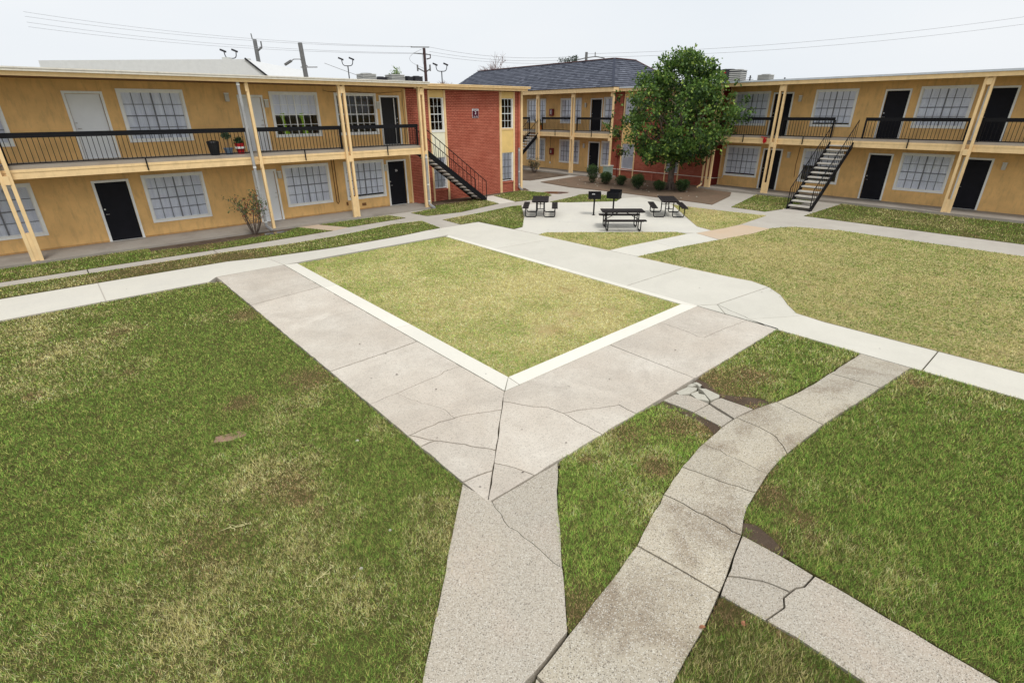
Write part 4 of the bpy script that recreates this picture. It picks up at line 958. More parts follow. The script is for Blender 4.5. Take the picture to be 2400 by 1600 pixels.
MB().box(-17.45, 14.1, -1.45, -.73, 5.425, 5.45).build('roof_soffit', M_soffit, B); MB().box(-15.87, 14.1, -.729, -.003, 5.426, 5.451).build('roof_soffit', M_soffit, B)
MB().box(-17.5, 14.2, -1.70, -1.662, 5.36, 5.53).build('roof_fascia', M_trim, B); MB().box(-22.76, -17.503, -1.24, -1.202, 5.36, 5.53).build('roof_fascia', M_trim, B)
g_ = MB(); g_.box(-17.52, 14.3, -1.76, -1.663, 5.532, 5.61); g_.box(-22.77, -17.524, -1.30, -1.203, 5.532, 5.61); g_.build('gutter', M_flash, B)
# stair that climbs away from the courtyard (child frame rotated so that it rises into +w)
st = stair(B, 3.7, 2.85, 1.0, axis='w', n=14, origin=(-9.6, -5.0, 0))
st.rotation_euler = (0, 0, -pi/2); st.location = (-9.65, -5.05, 0)

# ------------------------------------------------------------------ block C: grey shingled mansard block at the back
Cb = empty('apartment_building', (30.4, 0, 0), -pi/2, label='ochre block under the tall grey shingled mansard roof at the back', cat='apartment block')
def wopC(ya, yb, z0, z1): return (-ya+CB, -yb-CB, z0+CB, z1-CB)
upC = [wopC(32.6, 30.5, 3.40, 5.10), wopC(28.94, 26.87, 3.38, 5.08), wopC(24.84, 23.6, 3.40, 5.08), wopC(39, 37, 3.4, 5.1)]
loC = [wopC(32.6, 30.5, .60, 2.28), wopC(28.94, 26.9, .60, 2.26), wopC(24.82, 23.6, .58, 2.28), wopC(39, 37, .6, 2.28)]
udC = [(-25.95, -25.02, 2.94, 4.95)]; ldC = [(-25.95, -25.05, .10, 2.13)]
w_ = MB(); holed_wall(w_, -45, -22.95, 0, 5.45, 0, .14, upC+loC+udC+ldC); w_.box(-23.09, -22.95, .14, 7.5, 0, 5.45); w_.build('wall', M_yellow, Cb)
w_ = MB(); w_.box(-45, -23.1, 7.36, 7.5, 0, 5.45); w_.box(-45, -44.86, .14, 7.35, 0, 5.45); w_.build('rear_wall', M_yellow, Cb)
MB().box(-44.8, -23.15, .16, 7.3, 2.55, 2.85).build('floor_slab', M_room, Cb)
for h in upC+loC:
    narrow = h[1]-h[0] < 1.3
    window(Cb, h[0], h[2], h[1]-h[0], h[3]-h[2], 3 if narrow else 6, 4, M_musk, mull=not narrow, shade='blind')
dr(Cb, udC[0], M_doorb, -1); dr(Cb, ldC[0], M_doorb, -1)
for u_, z_ in ((-26.45, 4.45), (-26.45, 1.75), (-33.4, 4.5)): wall_lamp(Cb, u_, z_)
MB().tube([(-29.9, -.03, 2.5), (-29.9, -.03, .6)], .014, 5).build('conduit', M_soffit, Cb); MB().box(-29.96, -29.84, -.06, -.003, .45, .6).build('outlet_box', M_white, Cb)
MB().box(-45, -22.9, -1.85, -.002, -.1, .10).build('porch_slab', M_porch, Cb)
MB().box(-45, -22.98, -1.26, -.002, 2.74, 2.93).build('balcony_slab', M_porch, Cb); MB().box(-45, -22.99, -1.24, -.003, 2.56, 2.735).build('balcony_soffit', M_soffit, Cb)
for s0, s1 in ((-45, -31.0), (-29.86, -26.42), (-26.416, -22.98)):
    MB().box(s0, s1, -1.31, -1.262, 2.53, 2.72).build('balcony_fascia', M_trim, Cb); MB().box(s0, s1, -1.32, -1.263, 2.722, 2.81).build('balcony_fascia', M_trim, Cb)
for s0, s1 in ((-44, -38), (-37.7, -31.05), (-29.68, -26.65), (-26.2, -23.18)): railing(Cb, s0, s1, -1.20, 2.95, 3.81)
for u_ in (-37.85, -29.95, -26.43, -23.05): post_pair(Cb, u_, -1.38, 5.36, .1, gap=.13, filler=.8, single=(u_ > -24), zblk=2.38)
MB().box(-45, -22.85, -1.5, -.003, 5.42, 5.44).build('roof_soffit', M_soffit, Cb)
MB().box(-45, -22.82, -1.66, -1.60, 5.34, 5.60).build('roof_fascia', M_trim, Cb)
stc = stair(Cb, 3.5, 2.8, 1.0, axis='w', n=14); stc.rotation_euler = (0, 0, -pi/2); stc.location = (-29.95-1.0, -4.75, 0)
# mansard / hipped roof, local corners
E0, E1 = -41.8, -22.8; we0, we1 = -1.72, 7.6; R0, R1 = -39.6, -24.7; wr0, wr1 = .62, 2.95; ze, zr = 5.60, 7.42
core = MB().add([(E0, we0, ze), (E1, we0, ze), (E1, we1, ze), (E0, we1, ze), (R0, wr0, zr), (R1, wr0, zr), (R1, wr1, zr), (R0, wr1, zr)], [(0, 1, 5, 4), (1, 2, 6, 5), (2, 3, 7, 6), (3, 0, 4, 7), (4, 5, 6, 7), (3, 2, 1, 0)])
roofC = core.build('roof', M_dark, Cb)
MB().box(-22.84, -22.79, -1.66, 7.5, 5.34, 5.605).build('roof_fascia', M_trim, Cb)
def shingle_face(p00, p10, p11, p01, seed):
    """courses of individual shingles on a quad slope; p00-p10 eave, p01-p11 ridge"""
    r_ = np.random.default_rng(seed); V = []; F_ = []; T = []
    P = [np.array(q, float) for q in (p00, p10, p11, p01)]
    nn = np.cross(P[1]-P[0], P[3]-P[0]); nn /= np.linalg.norm(nn)
    if nn[2] < 0: nn = -nn
    sl_ = np.linalg.norm(((P[3]-P[0])+(P[2]-P[1]))/2 - ((P[3]-P[0])+(P[2]-P[1]))@((P[1]-P[0])/np.linalg.norm(P[1]-P[0]))/2*((P[1]-P[0])/np.linalg.norm(P[1]-P[0])))
    rows = int(sl_/.18); L0 = np.linalg.norm(P[1]-P[0]); base_t = r_.random(400)
    for j in range(rows):
        t0, t1 = j/rows, min(1, (j+1.18)/rows)
        def at(s, t): return (P[0]*(1-s)+P[1]*s)*(1-t)+(P[3]*(1-s)+P[2]*s)*t
        a0, b0 = at(0, t0), at(1, t0); Lr = np.linalg.norm(b0-a0); s = -r_.random()*.3/Lr
        while s < 1:
            wd = (.22+.16*r_.random())/Lr; s0, s1 = max(0, s), min(1, s+wd*.985); s += wd
            if s1-s0 < .01/Lr: continue
            lift = .045+.014*r_.random(); n = len(V)
            q = [at(s0, t0)+nn*lift, at(s1, t0)+nn*lift, at(s1, t1)+nn*.004, at(s0, t1)+nn*.004, at(s0, t0)+nn*.001, at(s1, t0)+nn*.001]
            V += [tuple(x) for x in q]; F_ += [(n, n+1, n+2, n+3), (n, n+4, n+5, n+1)]; T += [float(np.clip(r_.normal(.42, .13), 0, 1))]*6
    me = bpy.data.meshes.new('shingle'); me.from_pydata(V, [], F_); me.materials.append(M_shingle)
    at_ = me.attributes.new('tone', 'FLOAT', 'POINT'); at_.data.foreach_set('value', T)
    link('shingle', me, roofC, kind='stuff')
c_ = core.v
shingle_face(c_[0], c_[1], c_[5], c_[4], 1); shingle_face(c_[1], c_[2], c_[6], c_[5], 2); shingle_face(c_[3], c_[0], c_[4], c_[7], 3)
rc = MB()
for a_, b_ in ((4, 5), (5, 6)): rc.beam(Vector(c_[a_])+Vector((0, 0, .03)), Vector(c_[b_])+Vector((0, 0, .03)), .22, .05)
rc.build('ridge_cap', M_ridge, roofC)
hc = MB().beam(Vector(c_[1])+Vector((0, 0, .02)), Vector(c_[5])+Vector((0, 0, .02)), .16, .03); hc.build('hip_cap', M_shingle, roofC)
hc = MB().beam(Vector(c_[2])+Vector((0, 0, .02)), Vector(c_[6])+Vector((0, 0, .02)), .16, .05); hc.build('hip_cap', M_ridge, roofC)

# ------------------------------------------------------------------ building sign, cabinets, balcony things
sg = empty('building_sign', (17.52, 22.72, 4.13), 0, label='maroon sign reading BUILDING 2 on the red brick wall', cat='sign')
MB().box(-.20, .20, -.022, 0, -.215, .215).build('sign_plate', M_signw, sg)
MB().box(-.19, .19, -.026, -.0225, -.205, .125).build('sign_field', M_maroon, sg); MB().box(-.19, .19, -.026, -.0225, .195, .205).build('sign_border', M_dark, sg)
for s_, sz_, zz, mt in (('BUILDING', .072, .16, M_maroon), ('2', .20, .02, M_signw), ('15 - 34', .085, -.15, M_signw)):
    o = text_obj(s_, sz_, mt, .002, 'lettering'); o.parent = sg; o.location = (0, -.028, zz); o.rotation_euler = (pi/2, 0, 0)
for k, (y_, z_) in enumerate(((29.8, 3.90), (29.7, 1.12))):
    cb = empty('extinguisher_cabinet', (30.38, y_, z_), -pi/2, cat='cabinet', group='red fire extinguisher cabinets', label=('red extinguisher cabinet on the upper balcony wall of the back block', 'red extinguisher cabinet on the ground floor wall of the back block')[k])
    MB().box(-.18, .18, -.15, 0, 0, .48).build('cabinet_body', M_redcab, cb); MB().box(-.11, .11, -.156, -.151, .08, .40).build('cabinet_window', M_glass, cb)
    MB().tube([(0, -.153, .12), (0, -.153, .34)], .035, 8).build('extinguisher', M_lamp, cb)
tb = empty('utility_pedestal', (29.0, 23.0, 0.0), -.1, label='grey green utility box standing by the brick corner', cat='utility box')
MB().box(-.25, .25, -.22, .22, 0, .78).build('box_body', M_green_box, tb); MB().box(-.28, .28, -.25, .25, .782, .85).build('lid', M_lamp, tb)

def leaves_mesh(pts, nrm, size, cols, name='foliage'):
    """one small folded quad per leaf"""
    n = len(pts); r_ = np.random.default_rng(n)
    d = r_.normal(size=(n, 3)); d += np.array(nrm)*0.7; d[:, 2] -= .25; d /= np.linalg.norm(d, axis=1)[:, None]
    s_ = np.cross(d, r_.normal(size=(n, 3))); s_ /= np.linalg.norm(s_, axis=1)[:, None]+1e-9
    L = size*(0.6+0.8*r_.random(n))[:, None]; wv = L*.34
    P = np.array(pts)
    V = np.empty((n, 4, 3), np.float32); V[:, 0] = P; V[:, 1] = P+d*L*.5+s_*wv; V[:, 2] = P+d*L; V[:, 3] = P+d*L*.5-s_*wv
    me = bpy.data.meshes.new(name); me.vertices.add(4*n); me.vertices.foreach_set('co', V.ravel())
    me.loops.add(4*n); me.loops.foreach_set('vertex_index', np.arange(4*n, dtype=np.int32))
    me.polygons.add(n); me.polygons.foreach_set('loop_start', np.arange(0, 4*n, 4, dtype=np.int32))
    ca = me.color_attributes.new('Col', 'FLOAT_COLOR', 'POINT'); c4 = np.ones((n, 4, 4), np.float32); c4[:, :, :3] = np.array(cols)[:, None, :]
    ca.data.foreach_set('color', c4.ravel()); me.materials.append(M_leaf); me.update(calc_edges=True); return me

def clump_points(clumps, per, r_, shell=.55):
    pts = []; nr = []
    for (cx, cy, cz, rx, ry, rz) in clumps:
        n = int(per*(rx*ry*rz)**(2/3)); d = r_.normal(size=(n, 3)); d /= np.linalg.norm(d, axis=1)[:, None]
        rr = (shell+(1-shell)*r_.random(n)**.6)[:, None]*(1+.12*r_.normal(size=(n, 1)))
        pts.append(np.array([cx, cy, cz])+d*rr*np.array([rx, ry, rz])); nr.append(d)
    return np.concatenate(pts), np.concatenate(nr)

def potplant(loc, potm, label, rp=.16, hp=.24, leafcol=lin(60, 90, 60), trim=False, stem=.35, spread=.14, cat='potted plant'):
    t_ = empty('potted_plant', loc, 0, label=label, cat=cat)
    MB().lathe([(rp*.72, 0), (rp, hp), (rp*1.06, hp), (rp*1.06, hp+.03), (rp*.9, hp+.03)], 14).build('pot', potm, t_, smooth=False)
    if trim: MB().lathe([(rp*1.1, hp*.55), (rp*1.16, hp*.75)], 14).build('pot_trim', M_white, t_)
    MB().tube([(0, 0, hp), (.02, 0, hp+stem)], .012, 5).build('stem', M_bark, t_)
    r_ = np.random.default_rng(5); p_, n_ = clump_points([(0, 0, hp+stem, spread, spread, spread*.8)], 12000, r_, .2)
    link('foliage', leaves_mesh(p_, n_, .07, np.array(leafcol[:3])*(0.7+.6*r_.random(len(p_)))[:, None]), t_); return t_
ub = lambda x, y, z: (x, 22.75+y, z)
potplant(ub(5.30, -1.15, 2.83), M_bluepot, 'slate blue pot with a small plant on the left balcony', .15, .2, lin(96, 120, 90), stem=.45)
potplant(ub(5.72, -1.1, 2.83), M_redtrim, 'red and white pot with dark greenery on the left balcony', .16, .34, lin(50, 84, 50), True, .12, .15)
bn = empty('storage_bin', ub(4.85, -1.1, 2.83), 0, label='black plastic bin on the left balcony', cat='bin')
MB().lathe([(.15, 0), (.2, .42)], 12).build('bin_body', M_blackpl, bn); MB().lathe([(.215, .421), (.19, .47), (.05, .5)], 12).build('lid', M_blackpl, bn)
kg = empty('kettle_grill', (29.5, 29.55+.9, 2.93), 0, label='dark round barbecue standing at the head of the back stair', cat='barbecue')
MB().lathe([(.03, .42), (.2, .5), (.26, .62), (.2, .76), (.04, .83)], 16).build('grill_bowl', M_blackpl, kg, smooth=True)
for k in range(3): MB().tube([(.12*cos(k*2.1), .12*sin(k*2.1), .52), (.24*cos(k*2.1), .24*sin(k*2.1), 0)], .012, 5).build('leg', M_blackpl, kg)
potplant((29.35, 30.0, 2.93), M_terra, 'orange clay pot beside the stair of the back block', .15, .3, lin(120, 110, 50), stem=.1, spread=.12)
rc_ = MB(); cl = [(30.6-1.46, U(-1)*0+12.92, 2.86)]
rcx = 29.13
for i in range(4):
    rc_.beam((rcx-.02*i % .05, 12.74+.045*i, 2.86-.03*abs(i-2)), (rcx-.03, 12.75+.04*i, 2.66-.03*(i % 3)), .05, .02)
rc_.beam((rcx, 12.72, 2.87), (rcx, 13.02, 2.91), .05, .04)
rc_.build('red_rag', M_redcloth, label='red cloth hanging over the right balcony edge', cat='cloth')

# ------------------------------------------------------------------ rooftop units
def condenser(loc, sx_, sy_, sz_, body, label, group=None, rz=0.0, vert=False):
    t_ = empty('air_conditioner', loc, rz, label=label, cat='air conditioner', group=group)
    MB().box(-sx_/2+.02, sx_/2-.02, -sy_/2+.02, sy_/2-.02, .05, sz_-.04).build('core', M_condd, t_)
    MB().box(-sx_/2, sx_/2, -sy_/2, sy_/2, sz_-.05, sz_).build('top', body, t_); MB().box(-sx_/2, sx_/2, -sy_/2, sy_/2, 0, .06).build('base', body, t_)
    n = 9; lm = MB().box(-sx_/2, sx_/2, -sy_/2, sy_/2, 0, sz_/n*.55).mesh('louver', body)
    for i in range(1, n-1): link('louver', lm, t_, loc=(0, 0, sz_*i/n+.02))
    MB().lathe([(min(sx_, sy_)*.38, sz_), (min(sx_, sy_)*.38, sz_+.03)], 18).build('fan_grille', M_condd, t_)
    return t_
GA = 'air conditioners on the left block roof'
condenser((13.85, 27, 5.38), .75, .75, .62, M_condl, 'pale louvred roof unit alone left of the others on the left block', GA)
condenser((14.85, 27.4, 5.38), .5, .6, .52, M_condd, 'dark roof unit just left of the wider pale one', GA)
condenser((15.5, 27, 5.38), .78, .75, .64, M_condl, 'pale louvred roof unit in the middle of the left block group', GA)
condenser((16.33, 27.1, 5.38), .34, .6, .58, M_condd, 'narrow dark roof unit right of the middle pale one', GA)
condenser((16.82, 27.0, 5.38), .48, .6, .60, M_condd, 'rightmost dark roof unit on the left block', GA)
big = condenser((34.6, 18.35, 5.56), 1.0, 1.0, 1.0, M_condd, 'large dark grey condenser on the right roof beside the tree top')
MB().box(-.505, -.502, -.14, .14, .78, .86).build('badge', M_redtrim, big)
big2 = condenser((34.2, 17.45, 5.56), .8, .75, .92, M_condl, 'grey condenser right of the large dark one')
condenser((35, 16.05, 5.56), .7, .72, .62, M_condl, 'small pale louvred unit farther right on the right roof')
for k, (x_, y_, z_, zz, lb) in enumerate(((33.5, 16.3, 5.56, .55, 'roof vent pipe with short arms left of the small pale unit'), (33.5, 14.25, 5.56, .35, 'short roof vent pipe right of the small pale unit'), (34, 18.6, 6.4, .45, 'thin vent pipe behind the large condenser'))):
    v_ = MB(); v_.tube([(0, 0, 0), (0, 0, zz)], .04, 7)
    if k == 0: v_.tube([(0, -.22, zz*.6), (0, .22, zz*.6)], .012, 5); v_.tube([(0, -.12, zz*.8), (0, .15, zz*.75)], .01, 5)
    v_.build('vent_pipe', M_dark, loc=(x_, y_, 5.56), label=lb, cat='vent pipe', group='vent pipes on the right roof')

# ------------------------------------------------------------------ picnic tables
def rounded(pts, r, n=4):
    out = [Vector(pts[0])]
    for i in range(1, len(pts)-1):
        a, b_, c_ = Vector(pts[i-1]), Vector(pts[i]), Vector(pts[i+1]); u1 = (a-b_).normalized(); u2 = (c_-b_).normalized()
        p0, p2 = b_+u1*r, b_+u2*r
        for k in range(n+1):
            t_ = k/n; out.append(p0*(1-t_)**2+b_*2*t_*(1-t_)+p2*t_**2)
    out.append(Vector(pts[-1])); return out
def plank_set(L, y0, y1, z, n, th=.035):
    w_ = (y1-y0)/n; return [MB().box(-L/2, L/2, y0+i*w_+.004, y0+(i+1)*w_-.004, z-th, z) for i in range(n)]
m_, t__, b__ = newmat('black_coated_planks'); p = coords(t__); b__.inputs['Specular IOR Level'].default_value = .12
t__.links.new(mix(t__, (0.010, 0.008, 0.008, 1), (0.034, 0.028, 0.027, 1), noisef(t__, p, 18, 5, .7)), b__.inputs['Base Color']); b__.inputs['Roughness'].default_value = .75; M_plank = m_
def picnic_table():
    t_ = empty('picnic_table'); L = 1.62
    top = MB().box(-L/2+.05, L/2-.05, -.30, .30, .645, .663).build('tabletop', M_black, t_)
    for pm_ in plank_set(L, -.36, .36, .70, 5): pm_.build('plank', M_plank, top)
    for s_ in (-1, 1):
        y0, y1 = (.50, .76) if s_ > 0 else (-.76, -.50)
        se = MB().box(-L/2+.1, L/2-.1, y0+.03, y1-.03, .385, .40).build('bench', M_black, t_)
        for pm_ in plank_set(L, y0, y1, .435, 2): pm_.build('plank', M_plank, se)
    for x in (-.62, .62):
        for s_ in (-1, 1):
            pts = [(x, s_*.16, .66), (x, s_*.16, .025), (x, s_*.64, .025), (x, s_*.64, .40)]
            MB().tube(rounded(pts, .09), .022, 8).build('leg', M_black, t_, smooth=True)
        MB().tube([(x, -.16, .36), (x, .16, .36)], .016, 6).build('cross_bar', M_black, t_)
        MB().tube([(x, 0, .36), (x*.12, 0, .655)], .015, 6).build('brace', M_black, t_)
        MB().tube([(x, -.64, .385), (x, -.5, .385)], .016, 6).build('bench_bracket', M_black, t_); MB().tube([(x, .64, .385), (x, .5, .385)], .016, 6).build('bench_bracket', M_black, t_)
    return t_
T1 = picnic_table(); GT = 'black picnic tables on the patio'
for k, (x, y, a_, lb) in enumerate(((16.15, 16.42, 44, 'leftmost black picnic table, set end-on at the left of the patio'), (16.45, 12.2, -43, 'nearest black picnic table, its long side toward the viewer'), (20.2, 12.6, 41, 'black picnic table at the right edge of the patio'))):
    o = T1 if k == 0 else copy_tree(T1)
    o.location = (x, y, .008); o.rotation_euler = (0, 0, radians(a_)); setp(o, lb, 'picnic table', GT)
# grills
def grill(x, y, rz, label, hood):
    t_ = empty('park_grill', (x, y, .006), rz, label=label, cat='grill', group='pedestal grills on the patio')
    MB().tube([(0, 0, 0), (0, 0, .72)], .035, 10).build('post', M_black, t_, smooth=True); MB().lathe([(.07, 0), (.07, .012)], 12).build('base_plate', M_black, t_)
    w_, d_, h_ = .27, .22, .27
    fb = MB(); z0 = .72
    fb.box(-w_, w_, -d_, d_, z0, z0+.02); fb.box(-w_, w_, d_-.012, d_, z0+.021, z0+h_); fb.box(-w_, -w_+.012, -d_, d_-.013, z0+.021, z0+h_); fb.box(w_-.012, w_, -d_, d_-.013, z0+.021, z0+h_)
    fb.box(-w_+.013, w_-.013, -d_, -d_+.012, z0+.021, z0+h_*.85); fx = fb.build('firebox', M_black, t_)
    gr = MB()
    for i in range(12): gr.tube([(-w_+.03+i*.044, -d_+.02, z0+h_*.86), (-w_+.03+i*.044, d_-.02, z0+h_*.86)], .005, 4)
    gr.build('grate', M_black, t_, kind='stuff')
    MB().tube([(-.12, -d_-.04, z0+h_*.8), (.0, -d_-.04, z0+h_*.8)], .012, 6).build('handle', M_steel if not hood else M_black, t_)
    if hood: MB().box(-w_, w_, d_-.02, d_+.02, z0+h_*.5, z0+h_+.08).build('back_shield', M_black, t_)
grill(*G(1391, 504.5), radians(-48), 'pedestal grill at the left with a metal handle, centre of the patio', False)
grill(*G(1436, 503.5), radians(-70), 'pedestal grill behind the nearest picnic table', True)

# ------------------------------------------------------------------ trees and shrubs
def limb(mb, p, q, r0, r1, r_, bend=.08, n=5):
    p = Vector(p); q = Vector(q); L = (q-p).length; pts = []
    off = Vector((r_.normal(), r_.normal(), r_.normal()*.4))*L*bend
    for i in range(n+1):
        t_ = i/n; pts.append(p.lerp(q, t_)+off*sin(pi*t_))
    mb.tube(pts, [r0+(r1-r0)*i/n for i in range(n+1)], 7, cap=False); return pts

r_ = np.random.default_rng(21)
tr = empty('leafy_tree', (26.95, 16.75, 0.03), 0, label='tall leafy green tree in the soil bed before the brick wall', cat='tree')
tk = MB()
limb(tk, (0, 0, -.05), (.05, .05, 1.75), .19, .14, r_, .02, 6)
for k in range(6):
    a_ = k*1.05+.3; tk.tube([(.10*cos(a_), .10*sin(a_), .45), (.2*cos(a_), .2*sin(a_), .12), (.42*cos(a_), .42*sin(a_), -.03)], [.07, .065, .03], 6, cap=False)
tk.build('trunk', M_bark, tr, smooth=True)
br_ = MB()
clumps = []
for k in range(11):
    a_ = k*2.4+.4; R_ = 2.3+.5*r_.random(); zt = 2.6+2.8*r_.random() if k else 5.9
    q = (R_*cos(a_)*.8, R_*sin(a_), zt) if k else (0, .1, 5.9)
    ps = limb(br_, (.05, .05, 1.5+.12*(k % 3)), q, .085, .025, r_, .08, 5)
    for j in (2, 3, 4): limb(br_, ps[j], ps[j]+Vector((r_.normal()*.6, r_.normal()*.6, .5+.4*r_.random())), .03, .008, r_, .1, 3)
br_.build('branch', M_bark, tr, smooth=True)
# crown outline by height (z: half width along Y towards left, right): broad, lopsided, ragged top
prof = [(1.95, 2.5, 1.3), (2.35, 3.4, 2.2), (2.9, 3.7, 2.9), (3.5, 3.75, 3.2), (4.1, 3.6, 3.3), (4.7, 3.2, 3.15), (5.2, 2.8, 2.8), (5.7, 2.3, 2.1), (6.15, 1.7, 1.4), (6.5, 1.0, .8)]
for (z_, yl, yr) in prof:
    nring = 11 if z_ < 5 else 7
    for k in range(nring):
        a_ = 2*pi*(k+r_.random()*.6)/nring; ry = (yl if sin(a_) > 0 else yr)*.95; rx = (yl+yr)/2*.85
        s_ = (.72+.26*r_.random())*(.92+.38*noise.noise(Vector((cos(a_)*1.3, sin(a_)*1.3, z_*.9+3)))); rad = .42+.24*r_.random()
        clumps.append((rx*cos(a_)*s_, ry*sin(a_)*s_, z_+r_.normal()*.18, rad*1.05, rad*1.05, rad*.85))
    for k in range(3): clumps.append((r_.normal()*.8, r_.normal()*.9, z_, .7, .7, .6))
clumps = [c for c in clumps if not (c[2] < 2.1 and abs(c[1]) < .4 and abs(c[0]) < .8)]
for (yy, zz, h_) in ((.15, 6.75, .45), (.9, 6.35, .4), (-.9, 6.3, .45), (-1.35, 5.9, .35), (1.5, 6.0, .4), (-2.1, 5.35, .4), (.5, 6.6, .35), (-.35, 6.55, .4), (2.45, 5.1, .3), (-2.75, 4.75, .4), (3.3, 4.0, .3), (3.75, 3.0, .3), (-3.3, 3.9, .35), (1.1, 6.7, .25), (-1.0, 6.75, .3)):
    clumps.append((r_.normal()*.2, yy, zz, .14, .16, h_))
for k in range(85):                       # ragged outer sprays
    j = r_.integers(len(prof)); z_, yl, yr = prof[j]; a_ = r_.uniform(0, 2*pi); ry = yl if sin(a_) > 0 else yr; f_ = .98+.16*r_.random()
    clumps.append(((yl+yr)/2*.88*cos(a_)*f_, ry*sin(a_)*f_, z_+r_.normal()*.2, .17, .17, .26))
P_, N_ = clump_points(clumps, 900, r_, .3)
nz = np.array([noise.noise(Vector(q)*1.1) for q in P_]); nf = np.array([noise.noise(Vector(q)*3.2+Vector((9, 3, 1))) for q in P_])
keep = (nz*.95+nf*.75) > -.11; P_, N_, nf, nz = P_[keep], N_[keep], nf[keep], nz[keep]
k_ = np.clip(.45+nf*.6+.35*N_[:, 2]+r_.normal(0, .16, len(P_)), 0, 1)[:, None]  # light from above put into the leaf colour: clump tops paler, undersides darker
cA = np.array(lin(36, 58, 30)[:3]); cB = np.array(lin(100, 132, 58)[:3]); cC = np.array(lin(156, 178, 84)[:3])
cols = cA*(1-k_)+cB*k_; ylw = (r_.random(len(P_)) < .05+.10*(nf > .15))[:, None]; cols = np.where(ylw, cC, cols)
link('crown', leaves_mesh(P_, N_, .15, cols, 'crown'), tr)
print('tree leaves', len(P_))

def clipped_shrub(x, y, z, rad, h, label, group, topiary=False, seed=1, squat=False):
    r_ = np.random.default_rng(seed); t_ = empty('clipped_shrub', (x, y, z), 0, label=label, cat='shrub', group=group)
    st_ = MB()
    for k in range(7): a_ = k*.9; st_.tube([(.04*cos(a_), .04*sin(a_), -.03), (rad*.5*cos(a_), rad*.5*sin(a_), h*.55)], [.018, .008], 5)
    st_.build('stem', M_bark, t_)
    cl = []
    if topiary: cl = [(0, 0, h*.70, rad, rad, h*.26), (0, 0, h*.40, rad*.72, rad*.72, h*.2), (0, 0, h*.2, rad*.5, rad*.5, h*.16)]
    else:
        cl = [(0, 0, h*.60, rad, rad, h*.36), (0, 0, h*.32, rad*.72, rad*.72, h*.26)]
        for k in range(5): a_ = r_.uniform(0, 6.28); cl.append((rad*.55*cos(a_), rad*.55*sin(a_), h*(.55+.25*r_.random()), rad*.45, rad*.45, h*.22))
    p_, n_ = clump_points(cl, 9000, r_, .5); p_[:, 2] = np.minimum(p_[:, 2], h*(.98+.06*r_.random(len(p_))))
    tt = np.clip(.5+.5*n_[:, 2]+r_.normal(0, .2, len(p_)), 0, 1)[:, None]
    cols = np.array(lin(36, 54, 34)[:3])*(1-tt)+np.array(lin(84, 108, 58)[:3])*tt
    link('foliage', leaves_mesh(p_, n_, .055, cols), t_)
GS = 'clipped shrubs in the soil bed'
for k, (px, py, rad, h, top_, lb) in enumerate(((1388, 431, .42, 1.15, True, 'tallest clipped shrub, rounded head on a tapering base, in front of the black door'), (1419, 434, .36, .75, False, 'clipped shrub just left of the utility box'),
        (1454, 437, .33, .60, False, 'small loose shrub under the brick corner, third from the left'), (1493, 446, .38, .88, False, 'wide clipped shrub midway between the utility box and the tree'),
        (1545, 449, .36, .55, False, 'low round shrub at the left foot of the tree'), (1597, 452, .38, .70, False, 'clipped shrub just right of the tree trunk'))):
    x, y = G(px, py-1); clipped_shrub(x, y, .03, rad, h, lb, GS, top_, 40+k)

def loose_bush(x, y, z, h, spread, n, label, seed, leafc, tipc, cat='bush', leaf=.06, per=9, low=.35):
    r_ = np.random.default_rng(seed); t_ = empty('rose_bush' if 'rose' in label else 'loose_shrub', (x, y, z), 0, label=label, cat=cat)
    st_ = MB(); pts = []; 
    for k in range(n):
        a_ = r_.uniform(0, 2*pi); R_ = spread*(.3+.7*r_.random()); H2 = h*(.55+.45*r_.random())
        ps = limb(st_, (.04*cos(a_), .04*sin(a_), -.03), (R_*cos(a_), R_*sin(a_), H2), .016, .006, r_, .1, 5)
        for j in (2, 3, 4, 5):
            for q in range(2):
                e = ps[j]+Vector((r_.normal()*.16, r_.normal()*.16, .05+.18*r_.random())); st_.tube([ps[j], e], [.006, .003], 4, cap=False)
                if ps[j].z > h*low:
                    for m_ in range(per): pts.append(tuple(ps[j].lerp(e, r_.random())+Vector((r_.normal(), r_.normal(), r_.normal()))*.06))
    st_.build('stem', M_bark, t_)
    P = np.array(pts); k_ = r_.random(len(P))[:, None]; red = (r_.random(len(P)) < .22)[:, None]
    cols = np.array(leafc[:3])*(.6+.8*k_); cols = np.where(red, np.array(tipc[:3]), cols)
    link('foliage', leaves_mesh(P, np.tile([0, 0, 1.], (len(P), 1)), leaf, cols), t_); return t_
loose_bush(5.4, 20.85, .02, 1.55, .75, 15, 'sparse rose bush with reddish tips in front of the left porch', 3, lin(92, 104, 62), lin(150, 84, 64), 'bush', .07, 10, .42)
loose_bush(27.7, 28.9, .03, .95, .5, 13, 'small spreading bush in the dark bed before the back block', 4, lin(70, 84, 56), lin(130, 80, 66), 'bush', .06, 9, .3)
loose_bush(15.9, 27.8, 5.4, .95, .35, 7, 'small green plant top showing above the left roof units', 9, lin(110, 140, 60), lin(140, 160, 80), 'plant', .09, 7, .4)

